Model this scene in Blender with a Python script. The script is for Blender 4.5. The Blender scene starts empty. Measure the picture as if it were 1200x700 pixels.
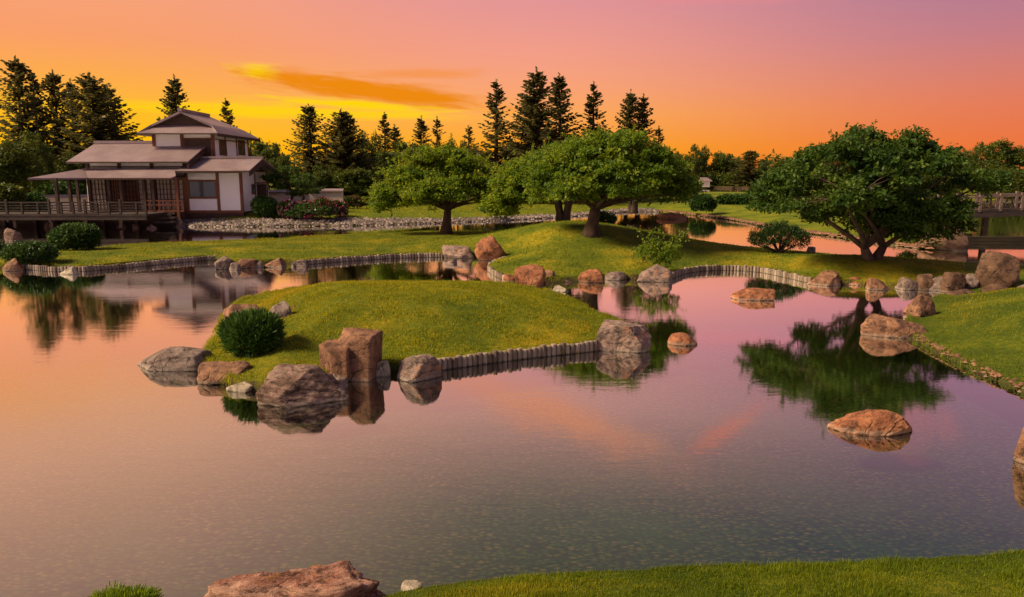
import bpy, bmesh, math, random
import numpy as np
from mathutils import Vector, Matrix, noise as mnoise
R = math.radians
scene = bpy.context.scene
col = scene.collection

# ------------------------------------------------------------------ camera
H_CAM = 3.5; FPX = 850.0; PITCH = math.atan(145 / 850)
cam_d = bpy.data.cameras.new('camera'); cam = bpy.data.objects.new('camera', cam_d); col.objects.link(cam)
cam.location = (0, 0, H_CAM); cam.rotation_euler = (math.pi / 2 - PITCH, 0, 0)
cam_d.sensor_width = 36; cam_d.lens = 36 * FPX / 1200; cam_d.clip_start = 0.05; cam_d.clip_end = 6000
scene.camera = cam

def lin(c):
    return tuple(((v / 255) / 12.92 if v / 255 <= .04045 else ((v / 255 + .055) / 1.055) ** 2.4) for v in c)

# ------------------------------------------------------------------ dusk sky
world = bpy.data.worlds.new('World'); scene.world = world; world.use_nodes = True
wn = world.node_tree.nodes; wl = world.node_tree.links; wn.clear()
def W(t, **k):
    n = wn.new(t)
    for a, b in k.items(): setattr(n, a, b)
    return n
def wmath(op, a, b=None, c=None, clamp=False):
    n = W('ShaderNodeMath', operation=op); n.use_clamp = clamp
    for i, v in enumerate((a, b, c)):
        if v is None: continue
        if isinstance(v, (int, float)): n.inputs[i].default_value = v
        else: wl.new(v, n.inputs[i])
    return n.outputs[0]
def wmix(f, a, b, blend='MIX'):
    n = W('ShaderNodeMix', data_type='RGBA', blend_type=blend)
    for i, v in ((0, f), (6, a), (7, b)):
        if isinstance(v, (int, float)): n.inputs[i].default_value = v
        elif isinstance(v, tuple): n.inputs[i].default_value = v if len(v) == 4 else (*v, 1)
        else: wl.new(v, n.inputs[i])
    return n.outputs[2]
def wramp(fac, stops, mode='LINEAR'):
    n = W('ShaderNodeValToRGB'); cr = n.color_ramp; cr.interpolation = mode
    while len(cr.elements) > 1: cr.elements.remove(cr.elements[-1])
    cr.elements[0].position = stops[0][0]; cr.elements[0].color = (*lin(stops[0][1]), 1)
    for p, c in stops[1:]:
        e = cr.elements.new(p); e.color = (*lin(c), 1)
    wl.new(fac, n.inputs[0]); return n.outputs[0]
tc = W('ShaderNodeTexCoord'); sep = W('ShaderNodeSeparateXYZ'); wl.new(tc.outputs['Generated'], sep.inputs[0])
dx, dy, dz = sep.outputs
elev = wmath('ARCSINE', wmath('MAXIMUM', dz, -0.02))
EL = wmath('DIVIDE', elev, R(90), clamp=True)
azi = wmath('ARCTAN2', dx, dy)                       # 0 = towards the sunset garden, + to the right
def st(l): return [(d / 90, c) for d, c in l]
rl = wramp(EL, st([(0, (255, 172, 8)), (2.5, (255, 192, 14)), (4.2, (255, 188, 40)), (6.5, (254, 172, 78)), (9, (249, 160, 106)), (12.5, (247, 162, 124)), (15, (254, 180, 134)),
                   (19, (255, 188, 156)), (26, (232, 178, 158)), (38, (138, 122, 126)), (60, (104, 108, 126)), (90, (92, 100, 124))]))
rc = wramp(EL, st([(0, (252, 146, 16)), (2, (255, 164, 30)), (4.5, (254, 170, 88)), (6.5, (250, 164, 118)), (9, (243, 158, 136)), (12.5, (228, 150, 150)),
                   (18, (232, 168, 160)), (26, (138, 124, 120)), (38, (58, 68, 70)), (60, (78, 88, 108)), (90, (80, 92, 116))]))
rr = wramp(EL, st([(0, (234, 114, 50)), (2, (236, 118, 62)), (4.5, (229, 124, 90)), (6.5, (216, 127, 112)), (9, (196, 125, 134)), (12.5, (172, 122, 148)),
                   (18, (148, 118, 136)), (26, (84, 86, 106)), (38, (50, 62, 80)), (60, (66, 80, 102)), (90, (76, 90, 112))]))
rb = wramp(EL, st([(0, (205, 150, 160)), (12, (190, 150, 172)), (30, (140, 136, 160)), (90, (88, 98, 122))]))
sm = lambda v, a, b: W('ShaderNodeMapRange')
def wsm(v, a, b):
    n = W('ShaderNodeMapRange', interpolation_type='SMOOTHSTEP'); wl.new(v, n.inputs[0]); n.inputs[1].default_value = a; n.inputs[2].default_value = b
    return n.outputs[0]
c1 = wmix(wsm(azi, R(-30), R(4)), rl, rc)
c2 = wmix(wsm(azi, R(0), R(36)), c1, rr)
absaz = wmath('ABSOLUTE', wmath('ADD', azi, R(12)))
skyc = wmix(wsm(absaz, R(50), R(130)), c2, rb)
# clouds: stretched noise in (azimuth, elevation)
def cloud(az0, el0, rx, ry, tilt=0., sc=(3., 16., 5.), thr=(.35, .6), seed=0.):
    a = wmath('SUBTRACT', azi, R(az0)); e = wmath('SUBTRACT', elev, R(el0))
    e2 = wmath('SUBTRACT', e, wmath('MULTIPLY', a, tilt))
    nz = W('ShaderNodeTexNoise', noise_dimensions='3D'); nz.inputs['Scale'].default_value = sc[2]; nz.inputs['Detail'].default_value = 6; nz.inputs['Roughness'].default_value = .55
    nz.inputs['Distortion'].default_value = .35
    cx = W('ShaderNodeCombineXYZ'); wl.new(wmath('MULTIPLY', a, sc[0]), cx.inputs[0]); wl.new(wmath('MULTIPLY', e2, sc[1]), cx.inputs[1]); cx.inputs[2].default_value = seed
    wl.new(cx.outputs[0], nz.inputs['Vector'])
    ax = wmath('DIVIDE', a, R(rx)); ay = wmath('DIVIDE', e2, R(ry))
    d = wmath('SQRT', wmath('ADD', wmath('MULTIPLY', ax, ax), wmath('MULTIPLY', ay, ay)))
    env = wmath('SUBTRACT', 1.0, d)
    v = wmath('ADD', env, wmath('MULTIPLY', wmath('SUBTRACT', nz.outputs[0], .5), 1.5))
    return wsm(v, thr[0] - .3, thr[1])
# glowing yellow band low on the left, the orange cloud over it, and high thin pink veils
g1 = cloud(-18, 4.6, 20, .75, 0.0, (2., 26., 6.), (.25, .9), 3.1)
skyc = wmix(wmath('MULTIPLY', g1, .85), skyc, lin((255, 212, 6)))
g2 = cloud(-18.8, 7.3, 2.4, 0.75, -0.05, (3., 14., 7.), (.2, .9), 1.7)
skyc = wmix(g2, skyc, lin((255, 216, 20)))
g3 = cloud(-10.8, 6.2, 10.0, .9, -0.1, (2.2, 15., 9.), (.05, .6), 8.3)
skyc = wmix(wmath('MULTIPLY', g3, 1.), skyc, lin((238, 138, 16)))
g3b = cloud(-7.0, 7.5, 6.0, .45, 0.02, (2., 20., 9.), (.15, .8), 5.3)
skyc = wmix(wmath('MULTIPLY', g3b, .6), skyc, lin((244, 146, 60)))
g3c = cloud(-12.0, 5.2, 8.5, 0.42, -0.05, (2.2, 26., 9.), (.2, .9), 2.3)
skyc = wmix(wmath('MULTIPLY', g3c, 1.), skyc, lin((255, 214, 10)))
g4 = cloud(17, 12.3, 9, .6, -0.02, (3., 22., 7.), (.2, 1.1), 4.4)
skyc = wmix(wmath('MULTIPLY', g4, .5), skyc, lin((244, 138, 138)))
g5 = cloud(3, 18.6, 12, 2.1, 0.33, (3., 7., 5.), (.15, .9), 6.4)
skyc = wmix(wmath('MULTIPLY', g5, .95), skyc, lin((255, 166, 132)))
g6 = cloud(17, 19.3, 4.0, 1.1, -0.7, (4., 5., 5.), (.2, 1.0), 9.4)
skyc = wmix(wmath('MULTIPLY', g6, .75), skyc, lin((246, 140, 122)))
g7 = cloud(28, 16.5, 6, 3.2, 0.1, (4., 5., 5.), (.2, 1.0), 2.4)
skyc = wmix(wmath('MULTIPLY', g7, .6), skyc, lin((214, 128, 136)))
g8 = cloud(-40, 13.5, 16, 3.0, 0.05, (3., 8., 5.), (.2, 1.1), 12.4)
skyc = wmix(wmath('MULTIPLY', g8, .6), skyc, lin((255, 168, 96)))
bg = W('ShaderNodeBackground'); bg.inputs['Strength'].default_value = 0.65
wl.new(skyc, bg.inputs['Color'])
wo = W('ShaderNodeOutputWorld'); wl.new(bg.outputs[0], wo.inputs['Surface'])

# added soft lamp high at left, off the sunset side, brightening camera-facing sides
sd_ = bpy.data.lights.new('sun', 'SUN'); sun = bpy.data.objects.new('sun', sd_); col.objects.link(sun)
SUN_AZ, SUN_EL = R(-103), R(41)
sd_.energy = 5.0; sd_.angle = R(16); sd_.color = (1.0, .78, .47)
sdir = Vector((math.sin(SUN_AZ) * math.cos(SUN_EL), math.cos(SUN_AZ) * math.cos(SUN_EL), math.sin(SUN_EL)))
sun.rotation_euler = sdir.to_track_quat('Z', 'Y').to_euler(); sun.location = (-30, 40, 40)

scene.view_settings.view_transform = 'Standard'; scene.view_settings.look = 'None'
scene.view_settings.exposure = 0.62; scene.view_settings.gamma = 1.0; scene.view_settings.use_curve_mapping = False
scene.render.engine = 'CYCLES'
scene.cycles.max_bounces = 8; scene.cycles.transparent_max_bounces = 12

# ------------------------------------------------------------------ placing: a viewing ray of the survey -> a point in the garden
CP, SP = math.cos(PITCH), math.sin(PITCH)
def pix(x, y, Y):
    u, v = x - 600, y - 350
    f = FPX * CP - v * SP
    return Vector((u / f * Y, Y, H_CAM - (FPX * SP + v * CP) / f * Y))
def gp(x, y, z=0.):
    u, v = x - 600, y - 350
    f = FPX * CP - v * SP; k = (FPX * SP + v * CP) / f
    Y = (H_CAM - z) / k
    return Vector((u / f * Y, Y, z))
def zat(y, Y): return pix(600, y, Y).z

# ------------------------------------------------------------------ object helpers
def tag(o, label=None, cat=None, group=None, kind=None):
    if label: o['label'] = label
    if cat: o['category'] = cat
    if group: o['group'] = group
    if kind: o['kind'] = kind
    return o
def empty(name, loc, label, cat, group=None, rz=0.):
    o = bpy.data.objects.new(name, None); col.objects.link(o); o.empty_display_size = .2
    o.location = loc; o.rotation_euler = (0, 0, rz)
    return tag(o, label, cat, group)
def link(name, me, mat=None, parent=None, smooth=False):
    if mat is not None and not me.materials: me.materials.append(mat)
    if smooth: me.polygons.foreach_set('use_smooth', [True] * len(me.polygons))
    o = bpy.data.objects.new(name, me); col.objects.link(o)
    if parent is not None:
        o.parent = parent
        o.location = -Vector(parent.location) if parent.parent is None else -(Vector(parent.location) + Vector(parent.parent.location))
    return o
def np_mesh(name, V, F, tint=None):
    """V (n,3); F (m,k) ints with constant k"""
    me = bpy.data.meshes.new(name); V = np.asarray(V, 'f4'); F = np.asarray(F, 'i4'); k = F.shape[1]
    me.vertices.add(len(V)); me.vertices.foreach_set('co', V.ravel())
    me.loops.add(F.size); me.loops.foreach_set('vertex_index', F.ravel())
    me.polygons.add(len(F)); me.polygons.foreach_set('loop_start', np.arange(0, F.size, k, dtype='i4'))
    me.update(calc_edges=True)
    if tint is not None:
        a = me.attributes.new('tint', 'FLOAT', 'POINT'); a.data.foreach_set('value', np.asarray(tint, 'f4'))
    return me
class MB:
    def __init__(s): s.V = []; s.F = []
    def box(s, a, b):
        x0, y0, z0 = [min(p, q) for p, q in zip(a, b)]; x1, y1, z1 = [max(p, q) for p, q in zip(a, b)]
        n = len(s.V)
        s.V += [(x0, y0, z0), (x1, y0, z0), (x1, y1, z0), (x0, y1, z0), (x0, y0, z1), (x1, y0, z1), (x1, y1, z1), (x0, y1, z1)]
        s.F += [[n + i for i in f] for f in ((3, 2, 1, 0), (4, 5, 6, 7), (0, 1, 5, 4), (1, 2, 6, 5), (2, 3, 7, 6), (3, 0, 4, 7))]
        return s
    def slab(s, top, t, d=(0, 0, -1)):
        """polygon 'top' (ccw from outside) extruded by t along d"""
        n = len(s.V); k = len(top); d = Vector(d) * t
        s.V += [tuple(p) for p in top] + [tuple(Vector(p) + d) for p in top]
        s.F.append([n + i for i in range(k)]); s.F.append([n + k + i for i in reversed(range(k))])
        for i in range(k):
            j = (i + 1) % k; s.F.append([n + i, n + k + i, n + k + j, n + j])
        return s
    def tube(s, pts, rad, seg=7):
        pts = [Vector(p) for p in pts]; n0 = len(s.V)
        for i, p in enumerate(pts):
            t = (pts[min(i + 1, len(pts) - 1)] - pts[max(i - 1, 0)]).normalized()
            a = t.orthogonal().normalized() if i == 0 else (a - t * a.dot(t)).normalized()
            b = t.cross(a); r = rad[i] if hasattr(rad, '__len__') else rad
            for k in range(seg):
                an = 2 * math.pi * k / seg; s.V.append(tuple(p + (a * math.cos(an) + b * math.sin(an)) * r))
        for i in range(len(pts) - 1):
            for k in range(seg):
                k2 = (k + 1) % seg; o = n0 + i * seg
                s.F.append([o + k, o + k2, o + seg + k2, o + seg + k])
        s.F.append([n0 + k for k in reversed(range(seg))]); e = n0 + (len(pts) - 1) * seg
        s.F.append([e + k for k in range(seg)])
        return s
    def build(s, name, mat, parent=None, smooth=False):
        me = bpy.data.meshes.new(name); me.from_pydata(s.V, [], s.F); me.update()
        return link(name, me, mat, parent, smooth)

# ------------------------------------------------------------------ materials
def material(name): 
    m = bpy.data.materials.new(name); m.use_nodes = True; nt = m.node_tree; nt.nodes.clear()
    return m, nt.nodes, nt.links
def nramp(N, L, fac, stops):
    n = N.new('ShaderNodeValToRGB'); cr = n.color_ramp
    while len(cr.elements) > 1: cr.elements.remove(cr.elements[-1])
    cr.elements[0].position = stops[0][0]; cr.elements[0].color = (*stops[0][1], 1)
    for p, c in stops[1:]:
        e = cr.elements.new(p); e.color = (*c, 1)
    L.new(fac, n.inputs[0]); return n.outputs[0]
def nnoise(N, L, scale, detail=5, rough=.55, dist=0., vec=None):
    n = N.new('ShaderNodeTexNoise'); n.inputs['Scale'].default_value = scale; n.inputs['Detail'].default_value = detail
    n.inputs['Roughness'].default_value = rough; n.inputs['Distortion'].default_value = dist
    if vec is not None: L.new(vec, n.inputs['Vector'])
    return n.outputs[0]
def ncoord(N, L, kind='Object', scale=(1, 1, 1)):
    t = N.new('ShaderNodeTexCoord'); m = N.new('ShaderNodeMapping'); L.new(t.outputs[kind], m.inputs[0]); m.inputs['Scale'].default_value = scale
    return m.outputs[0]
def nmix(N, L, f, a, b, blend='MIX'):
    n = N.new('ShaderNodeMix'); n.data_type = 'RGBA'; n.blend_type = blend
    for i, v in ((0, f), (6, a), (7, b)):
        if isinstance(v, (int, float)): n.inputs[i].default_value = v
        elif isinstance(v, tuple): n.inputs[i].default_value = (*v, 1)
        else: L.new(v, n.inputs[i])
    return n.outputs[2]
def nmath(N, L, op, a, b=None, clamp=False):
    n = N.new('ShaderNodeMath'); n.operation = op; n.use_clamp = clamp
    for i, v in enumerate((a, b)):
        if v is None: continue
        if isinstance(v, (int, float)): n.inputs[i].default_value = v
        else: L.new(v, n.inputs[i])
    return n.outputs[0]
def nbump(N, L, h, strength=.4, dist=.02):
    b = N.new('ShaderNodeBump'); b.inputs['Strength'].default_value = strength; b.inputs['Distance'].default_value = dist
    L.new(h, b.inputs['Height']); return b.outputs[0]
def principled(N, L, colr, rough=.8, normal=None, spec=.3, metal=0.):
    p = N.new('ShaderNodeBsdfPrincipled')
    if isinstance(colr, tuple): p.inputs['Base Color'].default_value = (*colr, 1)
    else: L.new(colr, p.inputs['Base Color'])
    if isinstance(rough, (int, float)): p.inputs['Roughness'].default_value = rough
    else: L.new(rough, p.inputs['Roughness'])
    p.inputs['Specular IOR Level'].default_value = spec; p.inputs['Metallic'].default_value = metal
    if normal is not None: L.new(normal, p.inputs['Normal'])
    return p.outputs[0]
def out(N, L, sh):
    o = N.new('ShaderNodeOutputMaterial'); L.new(sh, o.inputs['Surface'])

def simple(name, c1, c2, scale=3., rough=.75, bump=.2, stretch=(1, 1, 1), spec=.3, kind='Object', bd=.01):
    m, N, L = material(name); v = ncoord(N, L, kind, stretch)
    f = nnoise(N, L, scale, 6, .6, .2, v)
    c = nramp(N, L, f, [(.3, c1), (.7, c2)])
    out(N, L, principled(N, L, c, rough, nbump(N, L, f, bump, bd), spec)); return m

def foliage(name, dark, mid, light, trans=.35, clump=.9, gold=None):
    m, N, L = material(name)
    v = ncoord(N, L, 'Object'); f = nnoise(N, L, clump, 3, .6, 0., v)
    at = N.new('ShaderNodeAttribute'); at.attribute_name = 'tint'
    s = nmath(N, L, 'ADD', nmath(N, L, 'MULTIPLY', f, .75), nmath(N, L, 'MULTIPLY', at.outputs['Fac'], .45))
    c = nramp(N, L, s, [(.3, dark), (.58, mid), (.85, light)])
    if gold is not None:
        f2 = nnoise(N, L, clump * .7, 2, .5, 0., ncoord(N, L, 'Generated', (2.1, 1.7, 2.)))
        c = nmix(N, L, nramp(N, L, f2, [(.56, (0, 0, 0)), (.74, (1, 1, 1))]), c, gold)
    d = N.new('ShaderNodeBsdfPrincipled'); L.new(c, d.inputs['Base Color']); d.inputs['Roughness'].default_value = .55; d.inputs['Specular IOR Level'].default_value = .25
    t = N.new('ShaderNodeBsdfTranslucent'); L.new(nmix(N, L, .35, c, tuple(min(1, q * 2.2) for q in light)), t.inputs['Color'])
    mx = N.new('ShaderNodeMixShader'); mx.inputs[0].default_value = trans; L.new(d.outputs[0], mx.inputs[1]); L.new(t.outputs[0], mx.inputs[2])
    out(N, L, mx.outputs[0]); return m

def lawn(name, dark, mid, light, soil=(.05, .034, .02)):
    m, N, L = material(name); v = ncoord(N, L, 'Object')
    f = nnoise(N, L, .55, 5, .6, .3, v); f2 = nnoise(N, L, 9., 5, .65, .2, v); f3 = nnoise(N, L, 60., 3, .6, 0., v)
    s = nmath(N, L, 'ADD', nmath(N, L, 'MULTIPLY', f, .6), nmath(N, L, 'MULTIPLY', f2, .4))
    c = nramp(N, L, s, [(.36, dark), (.5, mid), (.62, light)])
    c = nmix(N, L, nramp(N, L, f3, [(.35, (0, 0, 0)), (.7, (.6, .6, .6))]), c, tuple(q * .45 for q in dark))
    # bare soil where the ground falls to the water
    g = N.new('ShaderNodeNewGeometry'); sp = N.new('ShaderNodeSeparateXYZ'); L.new(g.outputs['Normal'], sp.inputs[0])
    k = nramp(N, L, sp.outputs[2], [(.55, (1, 1, 1)), (.82, (0, 0, 0))])
    c = nmix(N, L, k, c, soil)
    h = nmath(N, L, 'ADD', f2, f3)
    out(N, L, principled(N, L, c, .9, nbump(N, L, h, .7, .05), .15)); return m

def stone(name, base, alt, dark, streak=(1, 1, 1), lichen=None, line=True):
    m, N, L = material(name); v = ncoord(N, L, 'Object', streak)
    f = nnoise(N, L, 1.6, 7, .62, .5, v); f2 = nnoise(N, L, 7., 8, .7, .4, v); f3 = nnoise(N, L, 34., 5, .7, 0., v)
    c = nramp(N, L, f, [(.33, dark), (.46, base), (.58, alt), (.72, base)])
    c = nmix(N, L, nramp(N, L, f2, [(.36, (1, 1, 1)), (.52, (0, 0, 0))]), c, tuple(q * .5 for q in dark))
    c = nmix(N, L, nramp(N, L, f3, [(.5, (0, 0, 0)), (.72, (.55, .55, .55))]), c, tuple(min(1, q * 1.35 + .012) for q in alt))
    if lichen is not None:
        f4 = nnoise(N, L, 2.7, 5, .7, .6, ncoord(N, L, 'Object', (1.2, 1.1, 1.3)))
        c = nmix(N, L, nramp(N, L, f4, [(.57, (0, 0, 0)), (.66, (.75, .75, .75))]), c, lichen)
    vc = N.new('ShaderNodeTexVoronoi'); vc.feature = 'DISTANCE_TO_EDGE'; vc.inputs['Scale'].default_value = 1.5
    va = N.new('ShaderNodeVectorMath'); va.operation = 'ADD'; nz = N.new('ShaderNodeTexNoise'); nz.inputs['Scale'].default_value = 2.5; nz.inputs['Detail'].default_value = 5
    vs_ = N.new('ShaderNodeVectorMath'); vs_.operation = 'SCALE'; vs_.inputs['Scale'].default_value = .55; L.new(nz.outputs['Color'], vs_.inputs[0]); L.new(v, nz.inputs['Vector'])
    L.new(v, va.inputs[0]); L.new(vs_.outputs[0], va.inputs[1]); L.new(va.outputs[0], vc.inputs['Vector'])
    crack = nramp(N, L, vc.outputs['Distance'], [(.0, (1, 1, 1)), (.022, (0, 0, 0))])
    crack = nmath(N, L, 'MULTIPLY', crack, nramp(N, L, nnoise(N, L, 1.1, 3, .6, 0, ncoord(N, L, 'Object', (1.3, 1, 1.1))), [(.47, (0, 0, 0)), (.6, (1, 1, 1))]))
    c = nmix(N, L, nmath(N, L, 'MULTIPLY', crack, .55), c, tuple(q * .35 for q in dark))
    g = N.new('ShaderNodeNewGeometry'); sp = N.new('ShaderNodeSeparateXYZ'); L.new(g.outputs['Position'], sp.inputs[0])
    z = nmath(N, L, 'ADD', sp.outputs[2], nmath(N, L, 'MULTIPLY', nmath(N, L, 'SUBTRACT', f2, .5), .06))
    if line:   # pale mineral line left by the water, wet and algae-dark below it
        k = nramp(N, L, nmath(N, L, 'MULTIPLY', z, 4., True), [(.0, (0, 0, 0)), (.10, (.4, .4, .4)), (.22, (.25, .25, .25)), (.32, (0, 0, 0))])
        c = nmix(N, L, k, c, (.34, .29, .26))
    wet = nramp(N, L, nmath(N, L, 'ADD', nmath(N, L, 'MULTIPLY', z, 10.), .7, True), [(.5, (1, 1, 1)), (.95, (0, 0, 0))])
    c = nmix(N, L, wet, c, (.03, .028, .018))
    h = nmath(N, L, 'ADD', nmath(N, L, 'MULTIPLY', f2, 1.), nmath(N, L, 'MULTIPLY', f3, .35)); h = nmath(N, L, 'SUBTRACT', h, nmath(N, L, 'MULTIPLY', crack, .8))
    out(N, L, principled(N, L, c, .8, nbump(N, L, h, .9, .05), .25)); return m

M = {}
M['lawn'] = lawn('lawn', (.045, .075, .005), (.14, .16, .008), (.34, .25, .011))
M['lawn_far'] = lawn('lawn_far', (.06, .095, .006), (.14, .17, .009), (.26, .23, .012))
M['blade'] = foliage('grass_blade', (.04, .085, .004), (.13, .175, .007), (.40, .34, .012), .4, 1.3, (.46, .29, .012))
M['blade_green'] = foliage('grass_blade_fresh', (.03, .062, .004), (.085, .135, .006), (.21, .24, .010), .4, 1.1, (.34, .26, .012))
M['lawn_green'] = lawn('lawn_fresh', (.03, .055, .005), (.08, .11, .006), (.19, .19, .010))
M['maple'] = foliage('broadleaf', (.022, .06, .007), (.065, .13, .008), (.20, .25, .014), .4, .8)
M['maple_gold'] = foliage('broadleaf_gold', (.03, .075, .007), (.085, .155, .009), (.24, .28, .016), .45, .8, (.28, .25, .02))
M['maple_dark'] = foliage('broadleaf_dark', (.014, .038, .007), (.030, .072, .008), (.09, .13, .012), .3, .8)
M['spruce'] = foliage('spruce_needles', (.034, .036, .015), (.07, .068, .022), (.14, .12, .036), .3, .5)
M['wood_tree'] = foliage('far_leaves', (.024, .042, .008), (.052, .080, .010), (.11, .12, .014), .3, .35, (.16, .085, .015))
M['shrub'] = foliage('shrub_leaves', (.014, .04, .008), (.03, .075, .012), (.07, .12, .018), .2, 2.)
M['pine'] = foliage('pine_needles', (.016, .05, .010), (.035, .09, .012), (.08, .15, .02), .15, 3.)
M['pine_dark'] = foliage('pine_needles_dark', (.008, .024, .007), (.016, .045, .008), (.04, .08, .012), .12, 3.)
M['bark'] = simple('bark', (.035, .022, .015), (.09, .055, .038), 6., .9, .8, (1, 1, .3), bd=.03)
M['rock_grey'] = stone('grey_stone', (.17, .115, .105), (.25, .185, .165), (.07, .048, .042))
M['rock_band'] = stone('banded_stone', (.18, .10, .08), (.30, .20, .165), (.06, .034, .028), (1, .8, 3.4))
M['rock_red'] = stone('red_stone', (.26, .09, .045), (.36, .155, .078), (.10, .043, .028))
M['rock_brown'] = stone('brown_stone', (.20, .095, .06), (.29, .15, .09), (.075, .036, .026))
M['rock_mixed'] = stone('mixed_stone', (.22, .15, .135), (.32, .21, .175), (.10, .075, .07), (1, 1, 1.6), (.42, .15, .05))
M['rock_dark'] = stone('shaded_stone', (.11, .058, .038), (.16, .088, .058), (.045, .025, .018))  # darker brown stone: shade around the big right tree put into its colour
M['rock_pink'] = stone('pink_stone', (.27, .105, .075), (.46, .26, .20), (.085, .034, .024), (.8, .8, 4.2), (.32, .15, .03), False)
M['rock_pale'] = stone('pale_stone', (.34, .27, .21), (.45, .38, .31), (.17, .12, .09), (1, 1, 1), (.36, .22, .07))
def logmat():
    m, N, L = material('weathered_log'); f = nnoise(N, L, 5., 6, .65, .3, ncoord(N, L, 'Object', (1, 1, .3)))
    oi = N.new('ShaderNodeObjectInfo'); q = nmath(N, L, 'ADD', nmath(N, L, 'MULTIPLY', f, .6), nmath(N, L, 'MULTIPLY', oi.outputs['Random'], .4))
    c = nramp(N, L, q, [(.25, (.10, .07, .055)), (.5, (.22, .165, .14)), (.75, (.38, .31, .265))])
    g = N.new('ShaderNodeNewGeometry'); sp = N.new('ShaderNodeSeparateXYZ'); L.new(g.outputs['Position'], sp.inputs[0])
    z = nmath(N, L, 'ADD', sp.outputs[2], nmath(N, L, 'MULTIPLY', f, .06))
    c = nmix(N, L, nramp(N, L, z, [(.03, (.9, .9, .9)), (.06, (0, 0, 0))]), c, (.035, .032, .018))
    out(N, L, principled(N, L, c, .9, nbump(N, L, f, .7, .01), .2)); return m
M['log'] = logmat()
M['plaster'] = simple('plaster', (.82, .77, .78), (.88, .84, .85), 1.2, .85, .1)
M['plaster_wall'] = simple('garden_plaster', (.55, .45, .38), (.68, .56, .47), .9, .85, .1)
M['timber'] = simple('red_timber', (.11, .035, .018), (.20, .07, .035), 4., .6, .2, (1, 1, .2))
M['dark_timber'] = simple('dark_timber', (.035, .018, .014), (.075, .038, .028), 4., .7, .2)
M['grey_timber'] = simple('grey_timber', (.022, .015, .014), (.062, .042, .04), 5., .9, .3, (.3, 1, 1))
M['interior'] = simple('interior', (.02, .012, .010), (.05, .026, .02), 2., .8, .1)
M['shoji'] = simple('shoji_paper', (.40, .33, .27), (.50, .42, .34), 2., .8, .05)
M['pebble'] = simple('river_pebble', (.16, .12, .115), (.50, .42, .40), 1.5, .85, .2, kind='Object')

def roofmat():
    m, N, L = material('roof_metal'); v = ncoord(N, L, 'Object')
    f = nnoise(N, L, .8, 6, .6, .2, v); f2 = nnoise(N, L, 8, 4, .6, 0, ncoord(N, L, 'Object', (3, .4, .4)))
    s = nmath(N, L, 'ADD', nmath(N, L, 'MULTIPLY', f, .6), nmath(N, L, 'MULTIPLY', f2, .4))
    c = nramp(N, L, s, [(.36, (.15, .102, .115)), (.64, (.26, .185, .20))])
    out(N, L, principled(N, L, c, .42, nbump(N, L, f2, .25, .01), .6)); return m
M['roof'] = roofmat()
def glassmat(name, tint, rough=.06):
    m, N, L = material(name)
    out(N, L, principled(N, L, tint, rough, nbump(N, L, nnoise(N, L, .7, 2, .5, 0, ncoord(N, L)), .05, .02), .9)); return m
M['glass'] = glassmat('window_glass', (.05, .09, .12), .12)
M['glass_warm'] = glassmat('upper_window_glass', (.10, .09, .05), .06)

def watermat():
    m, N, L = material('pond_water')
    v = ncoord(N, L, 'Object', (1, 1, 1))
    w1 = nnoise(N, L, 2.2, 3, .6, .4, ncoord(N, L, 'Object', (.55, 1.6, 1))); w2 = nnoise(N, L, 11., 3, .6, .2, ncoord(N, L, 'Object', (.6, 1.8, 1)))
    h = nmath(N, L, 'ADD', nmath(N, L, 'MULTIPLY', w1, 1.), nmath(N, L, 'MULTIPLY', w2, .30))
    nb = nbump(N, L, h, .05, .05)
    nb = nbump(N, L, h, 1., .0013)
    wp = nnoise(N, L, .16, 3, .55, .6, ncoord(N, L, 'Object', (.6, 1.5, 1))); bn = nb.node; L.new(nmath(N, L, 'ADD', nramp(N, L, wp, [(.42, (.0, .0, .0)), (.66, (1, 1, 1))]), .45), bn.inputs['Strength'])
    fr = N.new('ShaderNodeFresnel'); fr.inputs['IOR'].default_value = 1.333; L.new(nb, fr.inputs['Normal'])
    fac = nmath(N, L, 'MULTIPLY', nmath(N, L, 'POWER', fr.outputs[0], .62), 1.8, True)
    g = N.new('ShaderNodeBsdfGlossy'); g.inputs['Roughness'].default_value = .04; g.inputs['Color'].default_value = (1, 1, 1, 1); L.new(nb, g.inputs['Normal'])
    t = N.new('ShaderNodeBsdfTransparent'); t.inputs['Color'].default_value = (.88, .95, .74, 1)
    mx = N.new('ShaderNodeMixShader'); L.new(fac, mx.inputs[0]); L.new(t.outputs[0], mx.inputs[1]); L.new(g.outputs[0], mx.inputs[2])
    out(N, L, mx.outputs[0]); return m
M['water'] = watermat()
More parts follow.
